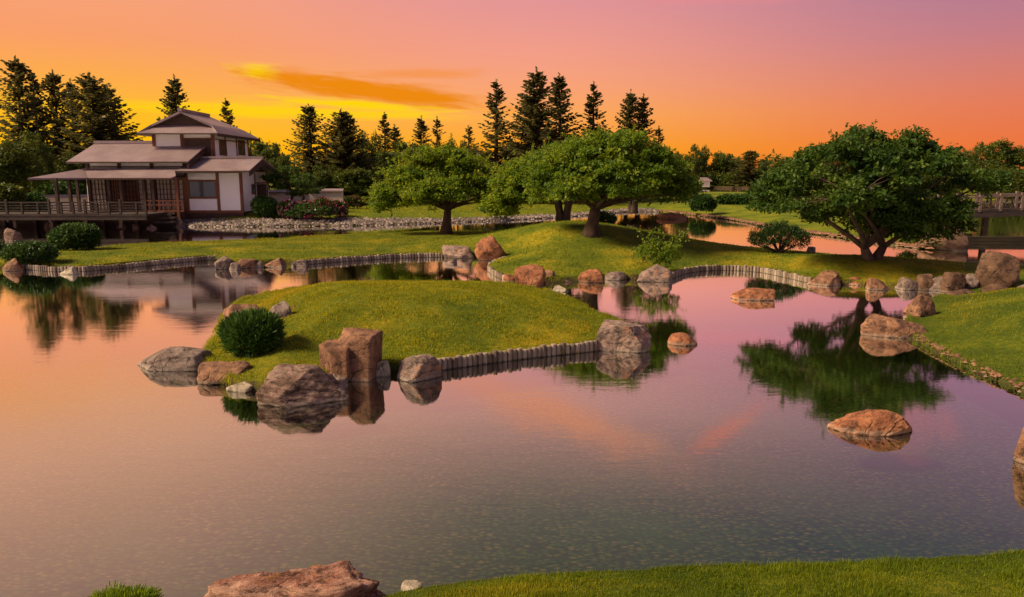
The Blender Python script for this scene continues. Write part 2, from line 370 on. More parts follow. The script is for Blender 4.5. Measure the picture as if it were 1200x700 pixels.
def bedmat():
    m, N, L = material('pond_bed'); v = ncoord(N, L, 'Object')
    vo = N.new('ShaderNodeTexVoronoi'); vo.inputs['Scale'].default_value = 22.; vo.inputs['Randomness'].default_value = 1
    wv = N.new('ShaderNodeVectorMath'); wv.operation = 'ADD'
    L.new(ncoord(N, L, 'Object', (.55, 1.0, 1)), vo.inputs['Vector'])
    bw = N.new('ShaderNodeSeparateColor'); L.new(vo.outputs['Color'], bw.inputs[0])
    c = nramp(N, L, bw.outputs[0], [(0, (.07, .14, .035)), (.3, (.15, .23, .05)), (.6, (.25, .25, .06)), (.82, (.42, .27, .08)), (1, (.58, .38, .15))])
    edge = nramp(N, L, vo.outputs['Distance'], [(.25, (0, 0, 0)), (.6, (1, 1, 1))])
    c = nmix(N, L, edge, c, (.04, .06, .02))
    f = nnoise(N, L, .35, 4, .6, .5, v); f2 = nnoise(N, L, 1.7, 5, .65, .5, v)
    alg = nramp(N, L, nmath(N, L, 'ADD', nmath(N, L, 'MULTIPLY', f, .6), nmath(N, L, 'MULTIPLY', f2, .4)), [(.42, (0, 0, 0)), (.62, (.55, .55, .55))])
    c = nmix(N, L, alg, c, (.10, .20, .04))
    h = vo.outputs['Distance']
    out(N, L, principled(N, L, c, .9, nbump(N, L, h, .5, .03), .1)); return m
M['bed'] = bedmat()

# ------------------------------------------------------------------ terrain
def sdist(px, py, poly):
    """signed distance (positive inside) of arrays px,py to polygon (n,2)"""
    P = np.asarray(poly, 'f8'); Q = np.roll(P, -1, 0)
    best = np.full(px.shape, 1e9); inside = np.zeros(px.shape, bool)
    bx = np.zeros(px.shape); by = np.zeros(px.shape)
    for (ax, ay), (cx, cy) in zip(P, Q):
        ex, ey = cx - ax, cy - ay; l2 = ex * ex + ey * ey + 1e-12
        t = np.clip(((px - ax) * ex + (py - ay) * ey) / l2, 0, 1)
        qx, qy = ax + t * ex, ay + t * ey
        d = np.hypot(px - qx, py - qy); k = d < best
        best = np.where(k, d, best); bx = np.where(k, qx, bx); by = np.where(k, qy, by)
        c = ((ay > py) != (cy > py)) & (px < (cx - ax) * (py - ay) / ((cy - ay) if abs(cy - ay) > 1e-9 else 1e-9) + ax)
        inside ^= c
    return np.where(inside, best, -best), bx, by
def vnoise(x, y, s, seed=0):
    """smooth value noise on arrays"""
    x = x * s + seed * 17.3; y = y * s - seed * 9.1
    xi, yi = np.floor(x).astype('i8'), np.floor(y).astype('i8'); fx, fy = x - xi, y - yi
    fx = fx * fx * (3 - 2 * fx); fy = fy * fy * (3 - 2 * fy)
    def h(a, b):
        n = (a * 374761393 + b * 668265263 + seed * 144269) & 0xffffffff
        n = ((n ^ (n >> 13)) * 1274126177) & 0xffffffff
        return ((n ^ (n >> 16)) & 0xffff) / 65535.
    return (h(xi, yi) * (1 - fx) + h(xi + 1, yi) * fx) * (1 - fy) + (h(xi, yi + 1) * (1 - fx) + h(xi + 1, yi + 1) * fx) * fy
def smst(t): t = np.clip(t, 0, 1); return t * t * (3 - 2 * t)
def smooth_poly(pts, n=4):
    """Catmull-Rom closed curve"""
    P = [Vector((p[0], p[1])) for p in pts]; o = []
    for i in range(len(P)):
        a, b, c, d = P[i - 1], P[i], P[(i + 1) % len(P)], P[(i + 2) % len(P)]
        for k in range(n):
            t = k / n
            q = .5 * ((2 * b) + (c - a) * t + (2 * a - 5 * b + 4 * c - d) * t * t + (3 * b - a - 3 * c + d) * t ** 3)
            o.append((q.x, q.y))
    return o
def make_land(name, poly, hf, res, mat, edge=.14):
    P = np.array(poly); x0, y0 = P.min(0) - 3 * res; x1, y1 = P.max(0) + 3 * res
    nx, ny = int((x1 - x0) / res) + 1, int((y1 - y0) / res) + 1
    X, Y = np.meshgrid(x0 + np.arange(nx) * res, y0 + np.arange(ny) * res)
    sd, bx, by = sdist(X, Y, poly)
    snap = np.abs(sd) < res * .5
    X = np.where(snap, bx, X); Y = np.where(snap, by, Y); sd = np.where(snap, 0., sd)
    Z = np.where(sd >= 0, hf(X, Y, np.maximum(sd, 0)), -.55 - 0 * sd)
    # vertices just outside drop straight down beside the edge
    o = (sd < 0) & (sd > -1.6 * res)
    k = np.where(o, (edge * .5) / np.maximum(-sd, 1e-6), 0)
    X = np.where(o, bx + (X - bx) * k, X); Y = np.where(o, by + (Y - by) * k, Y)
    keep = sd > -1.6 * res
    idx = np.arange(nx * ny).reshape(ny, nx)
    q = np.stack([idx[:-1, :-1], idx[:-1, 1:], idx[1:, 1:], idx[1:, :-1]], -1).reshape(-1, 4)
    q = q[keep.ravel()[q].all(1)]
    used = np.unique(q); mp = np.zeros(nx * ny, 'i8'); mp[used] = np.arange(len(used))
    V = np.stack([X.ravel(), Y.ravel(), Z.ravel()], -1)[used]
    me = np_mesh(name, V, mp[q]); o = link(name, me, mat, None, True); o['kind'] = 'structure'
    return o
def xy(pts, z=0.): return [(gp(x, y, z).x, gp(x, y, z).y) for x, y in pts]

# pond bed and water
bed = MB(); bed.V = [(-3000, -200, -.56), (3000, -200, -.56), (3000, 4000, -.56), (-3000, 4000, -.56)]; bed.F = [[0, 1, 2, 3]]
bed.build('pond_bed', M['bed'])['kind'] = 'structure'
wt = MB(); wt.V = [(-160, -12, 0), (330, -12, 0), (330, 330, 0), (-160, 330, 0)]; wt.F = [[0, 1, 2, 3]]
wt.build('pond_water', M['water'])['kind'] = 'structure'

# foreground bank -------------------------------------------------
fg_poly = smooth_poly(xy([(-420, 800), (0, 765), (150, 730), (260, 728), (400, 722), (450, 698), (490, 688), (560, 677), (650, 670), (760, 667), (850, 663), (950, 662), (1050, 657), (1150, 648), (1240, 640), (1400, 635)], .14) + [(13, 5.5), (14, -6), (-10, -6), (-9, 2.5)], 3)
def h_fg(x, y, sd): return .13 + .30 * (sd / 1.2) * (sd < 1.2) * 1.0 + np.where(sd >= 1.2, .30 + (sd - 1.2) * .42, 0) + .05 * (vnoise(x, y, .9, 3) - .5) + .025 * (vnoise(x, y, 3.5, 4) - .5)
def h_fgc(x, y, sd): return np.minimum(h_fg(x, y, sd), 1.9)
make_land('foreground_bank', fg_poly, h_fgc, .09, M['lawn_green'])
# island ----------------------------------------------------------
isl_px = [(246, 437), (262, 450), (300, 459), (350, 456), (385, 446), (415, 436), (440, 434), (480, 438), (516, 434), (560, 427), (620, 419), (697, 410), (728, 402), (734, 390), (715, 379), (695, 370), (672, 359), (650, 350), (625, 343), (600, 338),
          (540, 335), (470, 334.5), (400, 337), (350, 343), (310, 350), (280, 360), (262, 378), (252, 400), (243, 420)]
isl_poly = smooth_poly(xy(isl_px), 3)
def h_isl(x, y, sd):
    h = .17 + .62 * smst(sd / 3.4) + .05 * (vnoise(x, y, .5, 7) - .5) * smst(sd) + .02 * (vnoise(x, y, 2.5, 8) - .5)
    h = np.minimum(h, .80 - (y - 18) * .135)
    return np.maximum(h, .12)
make_land('island', isl_poly, h_isl, .11, M['lawn'])
# long peninsula ----------------------------------------------------
pen_front = [(-160, 318), (-60, 317), (0, 314), (30, 314.5), (100, 317), (165, 311), (250, 303.5), (262, 308), (285, 311), (330, 309), (360, 309), (400, 306), (460, 302), (520, 301), (548, 301), (580, 303), (590, 306), (577, 311), (573, 316), (582, 324), (605, 331), (640, 332), (690, 330), (720, 326), (745, 328), (782, 327),
             (800, 320.5), (830, 317), (870, 317), (900, 320), (945, 331), (972, 333), (1010, 335), (1060, 338), (1100, 339), (1150, 341), (1215, 344), (1330, 352)]
pen_back = [(1400, 316, .2, 1.5), (1250, 316, .2, 1.5), (1180, 314, .2, 1.5), (1140, 313, .25, 1.5), (1100, 310, .3, 1.5), (1060, 304, .35, 1.5), (1010, 300, .35, 1.6), (950, 295.5, .35, 1.8), (900, 291, .4, 1.8), (850, 285, .5, 2), (800, 277, .65, 2.2), (760, 270, .85, 2.4), (720, 262, 1.05, 2.5), (690, 259, 1.15, 2.5), (650, 257, 1.15, 2.5),
            (600, 260, .95, 2.5), (560, 264, .7, 2.2), (500, 269, .4, 1.6), (450, 272, .3, 1.4), (380, 276, .27, 1.2), (300, 280.5, .27, 1.), (220, 283, .27, 1.), (150, 286.5, .27, 1.), (110, 290, .27, 1.), (60, 293, .3, 1), (20, 293, .3, 1), (-30, 286, .3, 1), (-160, 282, .3, 1)]
pen_poly = smooth_poly(xy(pen_front), 1) + [(gp(x, y, z).x * (1 + e / gp(x, y, z).y), gp(x, y, z).y + e) for x, y, z, e in pen_back]
def h_pen(x, y, sd):
    g = np.exp(-(((x - 2.8) / 4.6) ** 2 + ((y - 32.6) / 4.8) ** 2))
    g5 = np.exp(-(((x - 11.8) / 4.2) ** 2 + ((y - 25.2) / 2.1) ** 2))
    h = .18 + (.09 + .08 * smst((x + 3) / 6)) * smst(sd / 2.0) + 1.08 * g * smst(sd / 2.6) + .38 * g5 * smst(sd / 1.6) + .05 * (vnoise(x, y, .3, 5) - .5) * smst(sd)
    return np.maximum(h - .04 * smst((x - 10) / 5), .14)
make_land('peninsula', pen_poly, h_pen, .2, M['lawn'])
# right bank --------------------------------------------------------
rb_poly = smooth_poly(xy([(1066, 392), (1080, 403), (1110, 419), (1150, 438), (1200, 460), (1260, 492), (1340, 540), (1420, 600)]) + [(14, 8), (26, 12), (28, 19)] + xy([(1330, 343), (1200, 338), (1140, 343), (1100, 350), (1078, 362), (1064, 378)]), 3)
def h_rb(x, y, sd):
    h = .10 + .62 * smst(sd / 3.2) + .03 * (vnoise(x, y, .8, 6) - .5)
    return np.maximum(h, .1)
make_land('right_bank', rb_poly, h_rb, .12, M['lawn_green'])
# far garden across the channel --------------------------------------
far_front = [(-500, 262), (-200, 262), (0, 260), (120, 259), (190, 264.5), (240, 266), (300, 266), (430, 264.5), (520, 261.5), (600, 258), (650, 255.5), (700, 251.5), (740, 248), (772, 249), (800, 251), (850, 257), (880, 262), (910, 268), (950, 274), (1000, 281), (1050, 288), (1090, 293), (1125, 292), (1140, 280)]
far_back = [(1135, 262), (1125, 246), (1105, 237), (1050, 232), (950, 229.5), (850, 228.5), (790, 228.2)]
far_poly = xy(far_front) + xy(far_back) + [(14, 170), (-30, 300), (-150, 300), (-330, 120)]
def h_far(x, y, sd):
    house = smst((-x - 4) / 6)
    h = .08 + (.40 * np.clip(sd / 2.4, 0, 1) + .24 * np.clip((sd - 2.4) / .6, 0, 1)) * house + (1 - house) * .45 * smst(sd / 6.)
    h = h + .25 * smst((y - 65) / 30) + .15 * (vnoise(x, y, .09, 2) - .5) * smst(sd / 4)
    return np.where((x > 8), np.minimum(h, .62), h)
make_land('far_garden', far_poly, h_far, .7, M['lawn_far'], .5)
# far shore behind everything ----------------------------------------
fs = MB(); fs.slab([(-3000, 205, .55), (40, 205, .55), (60, 186, .55), (330, 186, .55), (330, -200, .5), (3000, -200, .55), (3000, 4000, .55), (-3000, 4000, .55)], 1.2)
fs.build('far_shore', M['lawn_far'])['kind'] = 'structure'
ls = MB(); ls.slab([(-3000, -200, .5), (-160, -200, .5), (-160, 300, .5), (-3000, 300, .5)], 1.2); ls.build('left_ground', M['lawn_far'])['kind'] = 'structure'

# ------------------------------------------------------------------ grass blades
rs = np.random.default_rng(11)
def blades(name, label, poly, hf, region, n, hgt, wid, sdmin=.02, lean=.5, mat='blade', sdmax=99):
    P = np.array(region); a, b = P.min(0), P.max(0)
    x = rs.uniform(a[0], b[0], n * 3); y = rs.uniform(a[1], b[1], n * 3)
    ins, _, _ = sdist(x, y, region); sd, _, _ = sdist(x, y, poly); k = (ins > 0) & (sd > sdmin) & (sd < sdmax)
    x, y, sd = x[k][:n], y[k][:n], sd[k][:n]; n = len(x); z = hf(x, y, sd) - .008
    cl = .45 + .9 * vnoise(x, y, 2.2, 9); h = hgt * rs.uniform(.55, 1.25, n) * cl * (.6 + .8 * vnoise(x, y, 7., 12))
    an = rs.uniform(0, 2 * np.pi, n); w = wid * rs.uniform(.7, 1.3, n)
    la = rs.uniform(0, 2 * np.pi, n); lm = rs.uniform(.1, lean, n) * h
    bx, by = np.cos(an) * w, np.sin(an) * w; lx, ly = np.cos(la) * lm, np.sin(la) * lm
    V = np.empty((n, 5, 3)); V[:, 0] = np.stack([x - bx, y - by, z], -1); V[:, 1] = np.stack([x + bx, y + by, z], -1)
    V[:, 2] = np.stack([x + bx * .8 + lx * .35, y + by * .8 + ly * .35, z + h * .55], -1); V[:, 3] = np.stack([x - bx * .8 + lx * .35, y - by * .8 + ly * .35, z + h * .55], -1)
    V[:, 4] = np.stack([x + lx, y + ly, z + h], -1)
    i = np.arange(n)[:, None] * 5
    F = np.concatenate([i + [0, 1, 2], i + [0, 2, 3], i + [3, 2, 4]], 0)
    t = np.repeat(rs.uniform(0, 1, n), 5)
    o = link(name, np_mesh(name, V.reshape(-1, 3), F, t), M[mat]); tag(o, label, 'grass', None, 'stuff')
blades('grass', 'tall fresh grass blades on the near bank along the bottom edge', fg_poly, h_fgc, [(-3.4, 3.6), (5.6, 3.6), (5.8, 6.8), (-3.4, 6.8)], 150000, .042, .0026, -.01, mat='blade_green')
blades('grass', 'short golden green turf covering the small island', isl_poly, h_isl, isl_poly, 110000, .045, .007)
blades('grass', 'mown turf on the long peninsula below the trees', pen_poly, h_pen, xy([(-30, 322), (500, 310), (600, 336), (1130, 348)]) + xy([(1130, 300), (950, 286), (700, 255), (400, 262), (-30, 280)]), 130000, .045, .013, mat='blade_green')
blades('grass', 'shaded turf on the bank at the right edge', rb_poly, h_rb, rb_poly, 60000, .04, .008, mat='blade_green')
blades('grass', 'sunlit lawn grass in front of the flower beds across the channel', far_poly, h_far, xy([(330, 258), (720, 250)], .5) + xy([(700, 234), (330, 234)], .8), 26000, .07, .03)

for nm, po, hf_, n_, mt in (('ragged grass tufts hanging over the rim of the small island', isl_poly, h_isl, 5200, 'blade'), ('ragged grass tufts along the shore of the long peninsula', pen_poly, h_pen, 9000, 'blade'), ('ragged grass tufts on the rim of the right bank', rb_poly, h_rb, 4000, 'blade_green')):
    rg_ = np.array(po); P0, P1 = rg_, np.roll(rg_, -1, 0); Lg = np.hypot(*(P1 - P0).T); kk_ = rs.choice(len(P0), n_, p=Lg / Lg.sum()); tt_ = rs.uniform(0, 1, n_)[:, None]
    q_ = P0[kk_] * (1 - tt_) + P1[kk_] * tt_; m_ = vnoise(q_[:, 0], q_[:, 1], 1.4, 21) > .42; q_ = q_[m_]; n_ = len(q_); q_ = np.repeat(q_, 3, 0) + rs.normal(0, .05, (n_ * 3, 2)); n_ *= 3
    sd_r, _, _ = sdist(q_[:, 0], q_[:, 1], po); z_ = hf_(q_[:, 0], q_[:, 1], np.maximum(sd_r, 0)) - .01 + np.minimum(sd_r, 0) * 1.2
    h_ = rs.uniform(.04, .11, n_); an = rs.uniform(0, 6.28, n_); w_ = .007; la = rs.uniform(0, 6.28, n_); l_ = h_ * rs.uniform(.2, .9, n_)
    V = np.empty((n_, 3, 3)); V[:, 0] = np.stack([q_[:, 0] - np.cos(an) * w_, q_[:, 1] - np.sin(an) * w_, z_], -1); V[:, 1] = np.stack([q_[:, 0] + np.cos(an) * w_, q_[:, 1] + np.sin(an) * w_, z_], -1)
    V[:, 2] = np.stack([q_[:, 0] + np.cos(la) * l_, q_[:, 1] + np.sin(la) * l_, z_ + h_], -1)
    tag(link('grass_tufts', np_mesh('grass_tufts', V.reshape(-1, 3), np.arange(n_ * 3).reshape(-1, 3), np.repeat(rs.uniform(0, 1, n_), 3)), M[mt]), nm, 'grass', None, 'stuff')
# ------------------------------------------------------------------ rocks
def rock_mesh(rx, ry, rz, seed, sub=4, boxy=.0, cuts=9, rough=1., strata=0., amp=.75):
    rnd = random.Random(seed); bm = bmesh.new(); bmesh.ops.create_icosphere(bm, subdivisions=sub, radius=1)
    V = np.array([v.co[:] for v in bm.verts])
    if boxy > 0:
        m = np.abs(V).max(1, keepdims=True); V = V * (1 - boxy) + (V / m) * boxy
    for _ in range(cuts):
        n = np.array([rnd.gauss(0, 1), rnd.gauss(0, 1), rnd.gauss(.1, .8)]); n /= np.linalg.norm(n); t = rnd.uniform(.5, .86) * (1 + .55 * boxy)
        d = V @ n; V -= np.outer(np.maximum(d - t, 0) * .97, n)
    V /= np.abs(V).max(0)
    off = Vector((rnd.uniform(-50, 50), rnd.uniform(-50, 50), rnd.uniform(-50, 50)))
    N = V / np.linalg.norm(V, axis=1, keepdims=True); D = np.empty(len(V))
    for i, p in enumerate(V):
        q = Vector(p)
        d = .07 * mnoise.noise(q * 1.7 + off) + .045 * mnoise.noise(q * 4.1 + off) + .035 * mnoise.fractal(q * 8 + off, .9, 2., 3) * rough
        d += .05 * rough * (.35 - abs(mnoise.noise(q * 2.6 + off * 1.3))) + .02 * rough * (.3 - abs(mnoise.noise(q * 6.5 + off)))
        if strata: d += strata * (abs(mnoise.noise(Vector((q.x * 1.2, q.y * 1.2, q.z * 6 + q.x * 1.6)) + off)) - .25)
        D[i] = d
    V = V + N * D[:, None] * amp
    V[:, 0] *= rx; V[:, 1] *= ry; V[:, 2] *= rz
    for v, p in zip(bm.verts, V): v.co = p
    me = bpy.data.meshes.new('rock'); bm.to_mesh(me); bm.free(); return me
RS = [100]
def rock(x0, x1, yt, yb, m, label, zg=0., dep=.42, boxy=.15, cuts=13, sub=4, name='rock', group=None, rough=1., strata=0., tilt=0., cat='rock'):
    RS[0] += 7; b = gp((x0 + x1) / 2, yb, zg)
    wid = pix(x1, yb, b.y).x - pix(x0, yb, b.y).x; ry = max(wid * dep, .12); Yc = b.y + ry * .75
    c = pix((x0 + x1) / 2, (yt + yb) / 2, Yc); rx = .5 * (pix(x1, yb, Yc).x - pix(x0, yb, Yc).x) * 1.02
    zt = pix(600, yt, Yc).z; bot = zg - min(.35, .5 * (zt - zg) + .12)
    rz = max((zt - bot) / 2, .05)
    me = rock_mesh(rx, ry, rz, RS[0], sub, boxy, cuts, rough, strata)
    me.name = name; o = link(name, me, M[m], None, True); o.location = (c.x, Yc, (zt + bot) / 2); o.rotation_euler = (0, tilt, random.Random(RS[0]).uniform(-.15, .15))
    return tag(o, label, cat, group)
# the island's rocks
rock(158, 248, 407, 434, 'rock_grey', 'long low grey rock lying off the left tip of the island', dep=.28, cuts=7, boxy=.45, sub=5, strata=.04)
rock(234, 300, 417, 450, 'rock_brown', 'reddish slab at water edge beside the long low grey rock', dep=.4, strata=.08)
rock(263, 280, 435, 449, 'rock_grey', 'small cube-like grey stone below the island pine shrub', boxy=.6)
rock(265, 303, 445, 460, 'rock_pale', 'pale flat slab just left of the big banded rock', dep=.4, cuts=12)
rock(296, 405, 426, 476, 'rock_band', 'big banded grey pink rock at the front corner of the island', dep=.32, sub=6, cuts=14, strata=.10, tilt=.08)
rock(382, 409, 434, 456, 'rock_grey', 'grey pointed stone tucked between banded rock and split boulder', dep=.5)
rock(440, 458, 420, 442, 'rock_pale', 'small upright pale stone between split boulder and rounded boulder', boxy=.3)
rock(458, 516, 412, 447, 'rock_mixed', 'rounded boulder with salmon top at left end of the log edging', dep=.42, sub=5)
rock(692, 759, 365, 413, 'rock_mixed', 'large rust patched grey boulder at right end of the island log edging', dep=.42, sub=6, cuts=12)
rock(260, 308, 353, 384, 'rock_brown', 'low mauve brown rock behind the island pine shrub', zg=.08, sub=5)
rock(313, 343, 354, 382, 'rock_grey', 'lumpy grey rock on island turf right of the pine shrub', zg=.22)
rock(339, 351, 359, 370, 'rock_red', 'little orange stone leaning on the lumpy grey island rock', zg=.3)
rock(653, 665, 344, 353, 'rock_pale', 'small pale stone at the back right shore of the island', zg=.0)
def split_boulder():
    b = gp(408, 447); RSX = MB()
    b = gp(408, 447); a = rock_mesh(.36, .36, .57, 555, 5, .97, 3, .9, 0., .3); c = rock_mesh(.30, .34, .50, 556, 5, .97, 3, .9, 0., .3)
    bm = bmesh.new(); bm.from_mesh(a); bmesh.ops.rotate(bm, verts=bm.verts[:], matrix=Matrix.Rotation(.06, 3, 'Y')); bmesh.ops.translate(bm, verts=bm.verts[:], vec=(.10, .05, .24)); n = len(bm.verts)
    bm.from_mesh(c); bm.verts.ensure_lookup_table(); vs = bm.verts[n:]; bmesh.ops.translate(bm, verts=vs, vec=(-.20, -.06, .14))
    me = bpy.data.meshes.new('split_boulder'); bm.to_mesh(me); bm.free()
    o = link('split_boulder', me, M['rock_brown'], None, True); o.location = (gp(407, 447).x, b.y + .30, -.02); o.rotation_euler = (0, 0, -.12)
    tag(o, 'block shaped brown boulder with a stepped top on the front of the island', 'rock')
split_boulder()
# rocks standing in open water
rock(783, 817, 390, 405, 'rock_red', 'small orange stone alone in the water right of the island', dep=.4, cuts=5)
rock(975, 1073, 478, 509, 'rock_red', 'large flat orange rock alone in the near water, tree reflection around it', dep=.3, sub=6, cuts=10, strata=.04)
rock(858, 912, 338, 352, 'rock_red', 'flat red slab in the water before the log edging under the big tree', dep=.35, boxy=.4, cuts=5, sub=5)
rock(644, 669, 334.5, 342.5, 'rock_pale', 'flat whitish stone in the strait behind the island', dep=.4, cuts=5)
rock(72, 93, 313, 322, 'rock_pale', 'small pale stone in the water before the left log edging', dep=.4)
rock(527, 536, 302.5, 308, 'rock_grey', 'tiny dark stone in the inlet below the grey tan boulder')
rock(1010, 1086, 366, 397, 'rock_brown', 'wedge shaped tan rock jutting from the right bank into the water', dep=.36, sub=5, cuts=12)
rock(1056, 1095, 345, 371, 'rock_brown', 'rounded brown rock perched behind the wedge shaped rock', zg=.12, sub=5)
rock(1192, 1230, 488, 548, 'rock_brown', 'brown boulder cut off by the right edge of the photo in the water', dep=.5)
# peninsula, from left to right
for a in [
    (5, 28, 303, 318, 'rock_brown', 'brown rock at the left end of the left log edging', 0),
    (-14, 12, 292, 301, 'rock_pale', 'pale rock under the low bushes at far left', .15),
    (252, 274, 297, 316, 'rock_grey', 'pale grey boulder ending the left log edging', 0),
    (268, 281, 308, 317, 'rock_grey', 'small grey stone leaning on the pale grey boulder', 0),
    (277, 303, 303, 315, 'rock_brown', 'brown stone second right of the pale grey boulder', 0),
    (299, 309, 306, 314, 'rock_grey', 'small dark stone between the brown stone and the dark rounded one', 0),
    (309, 337, 302, 314, 'rock_brown', 'dark rounded rock midway along the left shore of the peninsula', 0),
    (340, 347, 307, 313, 'rock_grey', 'pebble sized stone right of the dark rounded rock', 0),
    (347, 360, 304.5, 313, 'rock_grey', 'low grey stone at the left end of the middle log edging', 0),
    (518, 556, 285.5, 303, 'rock_mixed', 'wide tan grey boulder at the right end of the middle log edging', 0),
    (557, 593, 276, 306, 'rock_red', 'tall rounded red boulder at the head of the inlet', 0),
    (577, 596, 291, 305, 'rock_red', 'smaller red stone in front of the tall rounded red boulder', 0),
    (600, 640, 311, 339, 'rock_red', 'upright rust red rock at the tip below the twin trees', 0),
    (589, 608, 319, 331, 'rock_red', 'small pink red stone left of the upright rust red rock', 0),
    (629, 651, 317, 331, 'rock_brown', 'brown stone right behind the upright rust red rock', 0),
    (648, 678, 322.5, 331, 'rock_brown', 'low flat stone in the row below the central tree', 0),
    (677, 712, 316, 332, 'rock_red', 'jagged reddish rock in the row below the central tree', 0),
    (708, 736, 318.5, 329, 'rock_grey', 'dark grey stone left of the large pinkish boulder', 0),
    (740, 787, 309, 331, 'rock_mixed', 'large pinkish boulder under the leafy weed plant', 0),
    (948, 986, 319, 335, 'rock_brown', 'rounded brown rock at the right end of the right log edging', 0),
    (987, 1013, 325, 335, 'rock_red', 'low orange stone in the row below the big right tree', 0),
    (1012, 1043, 325, 341, 'rock_brown', 'striped brown rock in the row below the big right tree', 0),
    (1049, 1078, 323.5, 340, 'rock_grey', 'rounded mauve stone in the row below the big right tree', 0),
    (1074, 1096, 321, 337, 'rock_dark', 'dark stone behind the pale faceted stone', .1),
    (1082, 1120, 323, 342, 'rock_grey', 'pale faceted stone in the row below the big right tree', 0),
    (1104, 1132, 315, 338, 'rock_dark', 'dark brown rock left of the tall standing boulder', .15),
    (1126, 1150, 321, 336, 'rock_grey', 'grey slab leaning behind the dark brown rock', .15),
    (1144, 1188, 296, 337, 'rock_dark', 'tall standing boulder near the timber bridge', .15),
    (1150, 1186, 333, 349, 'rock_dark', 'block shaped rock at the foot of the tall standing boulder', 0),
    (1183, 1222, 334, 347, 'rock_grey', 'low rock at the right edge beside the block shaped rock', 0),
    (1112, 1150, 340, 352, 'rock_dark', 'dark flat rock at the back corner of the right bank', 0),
    (944, 957, 289, 297, 'rock_grey', 'tiny stone on the crest right of the umbrella shaped pine', .3)]:
    rq = random.Random(a[0]); rock(*a[:6], zg=a[6], dep=rq.uniform(.32, .5), boxy=rq.choice((.0, .15, .35, .6)), cuts=rq.randint(9, 18), tilt=rq.uniform(-.12, .12), rough=rq.uniform(.8, 1.6))
# rocks across the channel
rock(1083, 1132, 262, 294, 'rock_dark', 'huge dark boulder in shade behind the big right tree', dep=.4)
rock(772, 805, 249.5, 257, 'rock_red', 'flat reddish rock reaching into the channel left of the ball shrub', dep=.5)
for i, (x0, x1, yt, yb, lb) in enumerate([
    (53, 70, 259.5, 267, 'wide footing stone under the boardwalk behind the round bush'), (95, 108, 257.5, 264, 'footing stone half hidden by the top of the round bush'), (136, 149, 260, 266.5, 'square footing stone under the right part of the boardwalk'),
    (154.5, 162.5, 262, 267.5, 'narrow upright stone second right of the round bush'), (168, 176, 258.5, 264.5, 'footing stone under the boardwalk end'), (172, 184, 263, 268, 'small stone before the boardwalk end'),
    (184, 195, 261, 266, 'small brown stone before the veranda steps'), (205, 214, 256, 266, 'upright stone carrying the slim veranda post'), (13, 26, 256.5, 264, 'footing stone under the left part of the boardwalk'), (7, 24, 266, 283, 'boulder standing in the water at the far left under the boardwalk')]):
    rock(x0, x1, yt, yb, 'rock_band', lb, dep=.4, sub=3, boxy=.3)

# ------------------------------------------------------------------ log edging
def resample(pts, step):
    P = [Vector(p) for p in pts]; out_ = []; acc = 0; 
    for a, b in zip(P, P[1:]):
        L_ = (b - a).length; t = acc
        while t < L_: out_.append((a + (b - a) * (t / L_), (b - a).normalized())); t += step
        acc = t - L_
    return out_
def log_mesh(r, h, seed):
    rnd = random.Random(seed); s = MB(); seg = 9; prof = [(-.45, 1.), (h - .02, 1.), (h, .86)]
    ph = rnd.uniform(0, 6)
    s.V = [(r * k * (1 + .05 * math.sin(3 * a + ph)) * math.cos(a), r * k * (1 + .05 * math.sin(3 * a + ph)) * math.sin(a), z) for z, k in prof for a in [2 * math.pi * i / seg for i in range(seg)]]
    for j in range(2):
        for i in range(seg): s.F.append([j * seg + i, j * seg + (i + 1) % seg, (j + 1) * seg + (i + 1) % seg, (j + 1) * seg + i])
    s.F.append([2 * seg + i for i in range(seg)])
    me = bpy.data.meshes.new('log'); me.from_pydata(s.V, [], s.F); me.update(); me.materials.append(M['log']); return me
def edging(label, px, r, h, seed):
    pts = [gp(x, y) for x, y in px]; pos = resample(pts, r * 2.02); rnd = random.Random(seed)
    t = empty('log_edging', pos[0][0], label, 'edging', 'log edgings along the shore')
    ms = [log_mesh(r, h * k, seed + i) for i, k in enumerate((.94, 1., 1.04, .97, .90))]
    for p, d in pos:
        o = bpy.data.objects.new('log', rnd.choice(ms)); col.objects.link(o); o.parent = t
        o.location = p - pos[0][0] + Vector((0, rnd.uniform(-.012, .012), rnd.uniform(-.02, .015))); o.rotation_euler = (rnd.uniform(-.07, .07), rnd.uniform(-.06, .06), rnd.uniform(0, 6))
edging('row of stout pale upright logs along the front of the island', [(514, 434.5), (540, 430.5), (580, 425), (620, 420), (660, 415.5), (698, 411.5)], .052, .22, 1)
edging('long curving row of short logs on the left shore of the peninsula', [(26, 315.5), (60, 318.5), (100, 318.2), (140, 315), (180, 311), (220, 307), (256, 304.5)], .062, .19, 2)
edging('row of short logs on the middle shore between dark stones and tan boulder', [(352, 311), (380, 308.5), (420, 305.5), (460, 303), (500, 301.8), (532, 301.5)], .062, .195, 3)
edging('short bend of logs around the tip of the inlet', [(592, 306), (581, 309.5), (574, 313.5), (573, 318), (579, 323), (592, 329)], .062, .19, 4)
edging('curving row of logs between pinkish boulder and the row of rocks at right', [(784, 328.5), (792, 324.5), (802, 320.8), (820, 318), (845, 317), (870, 317.6), (893, 319.5), (912, 323.5), (930, 327.5), (950, 332.5)], .06, .205, 5)

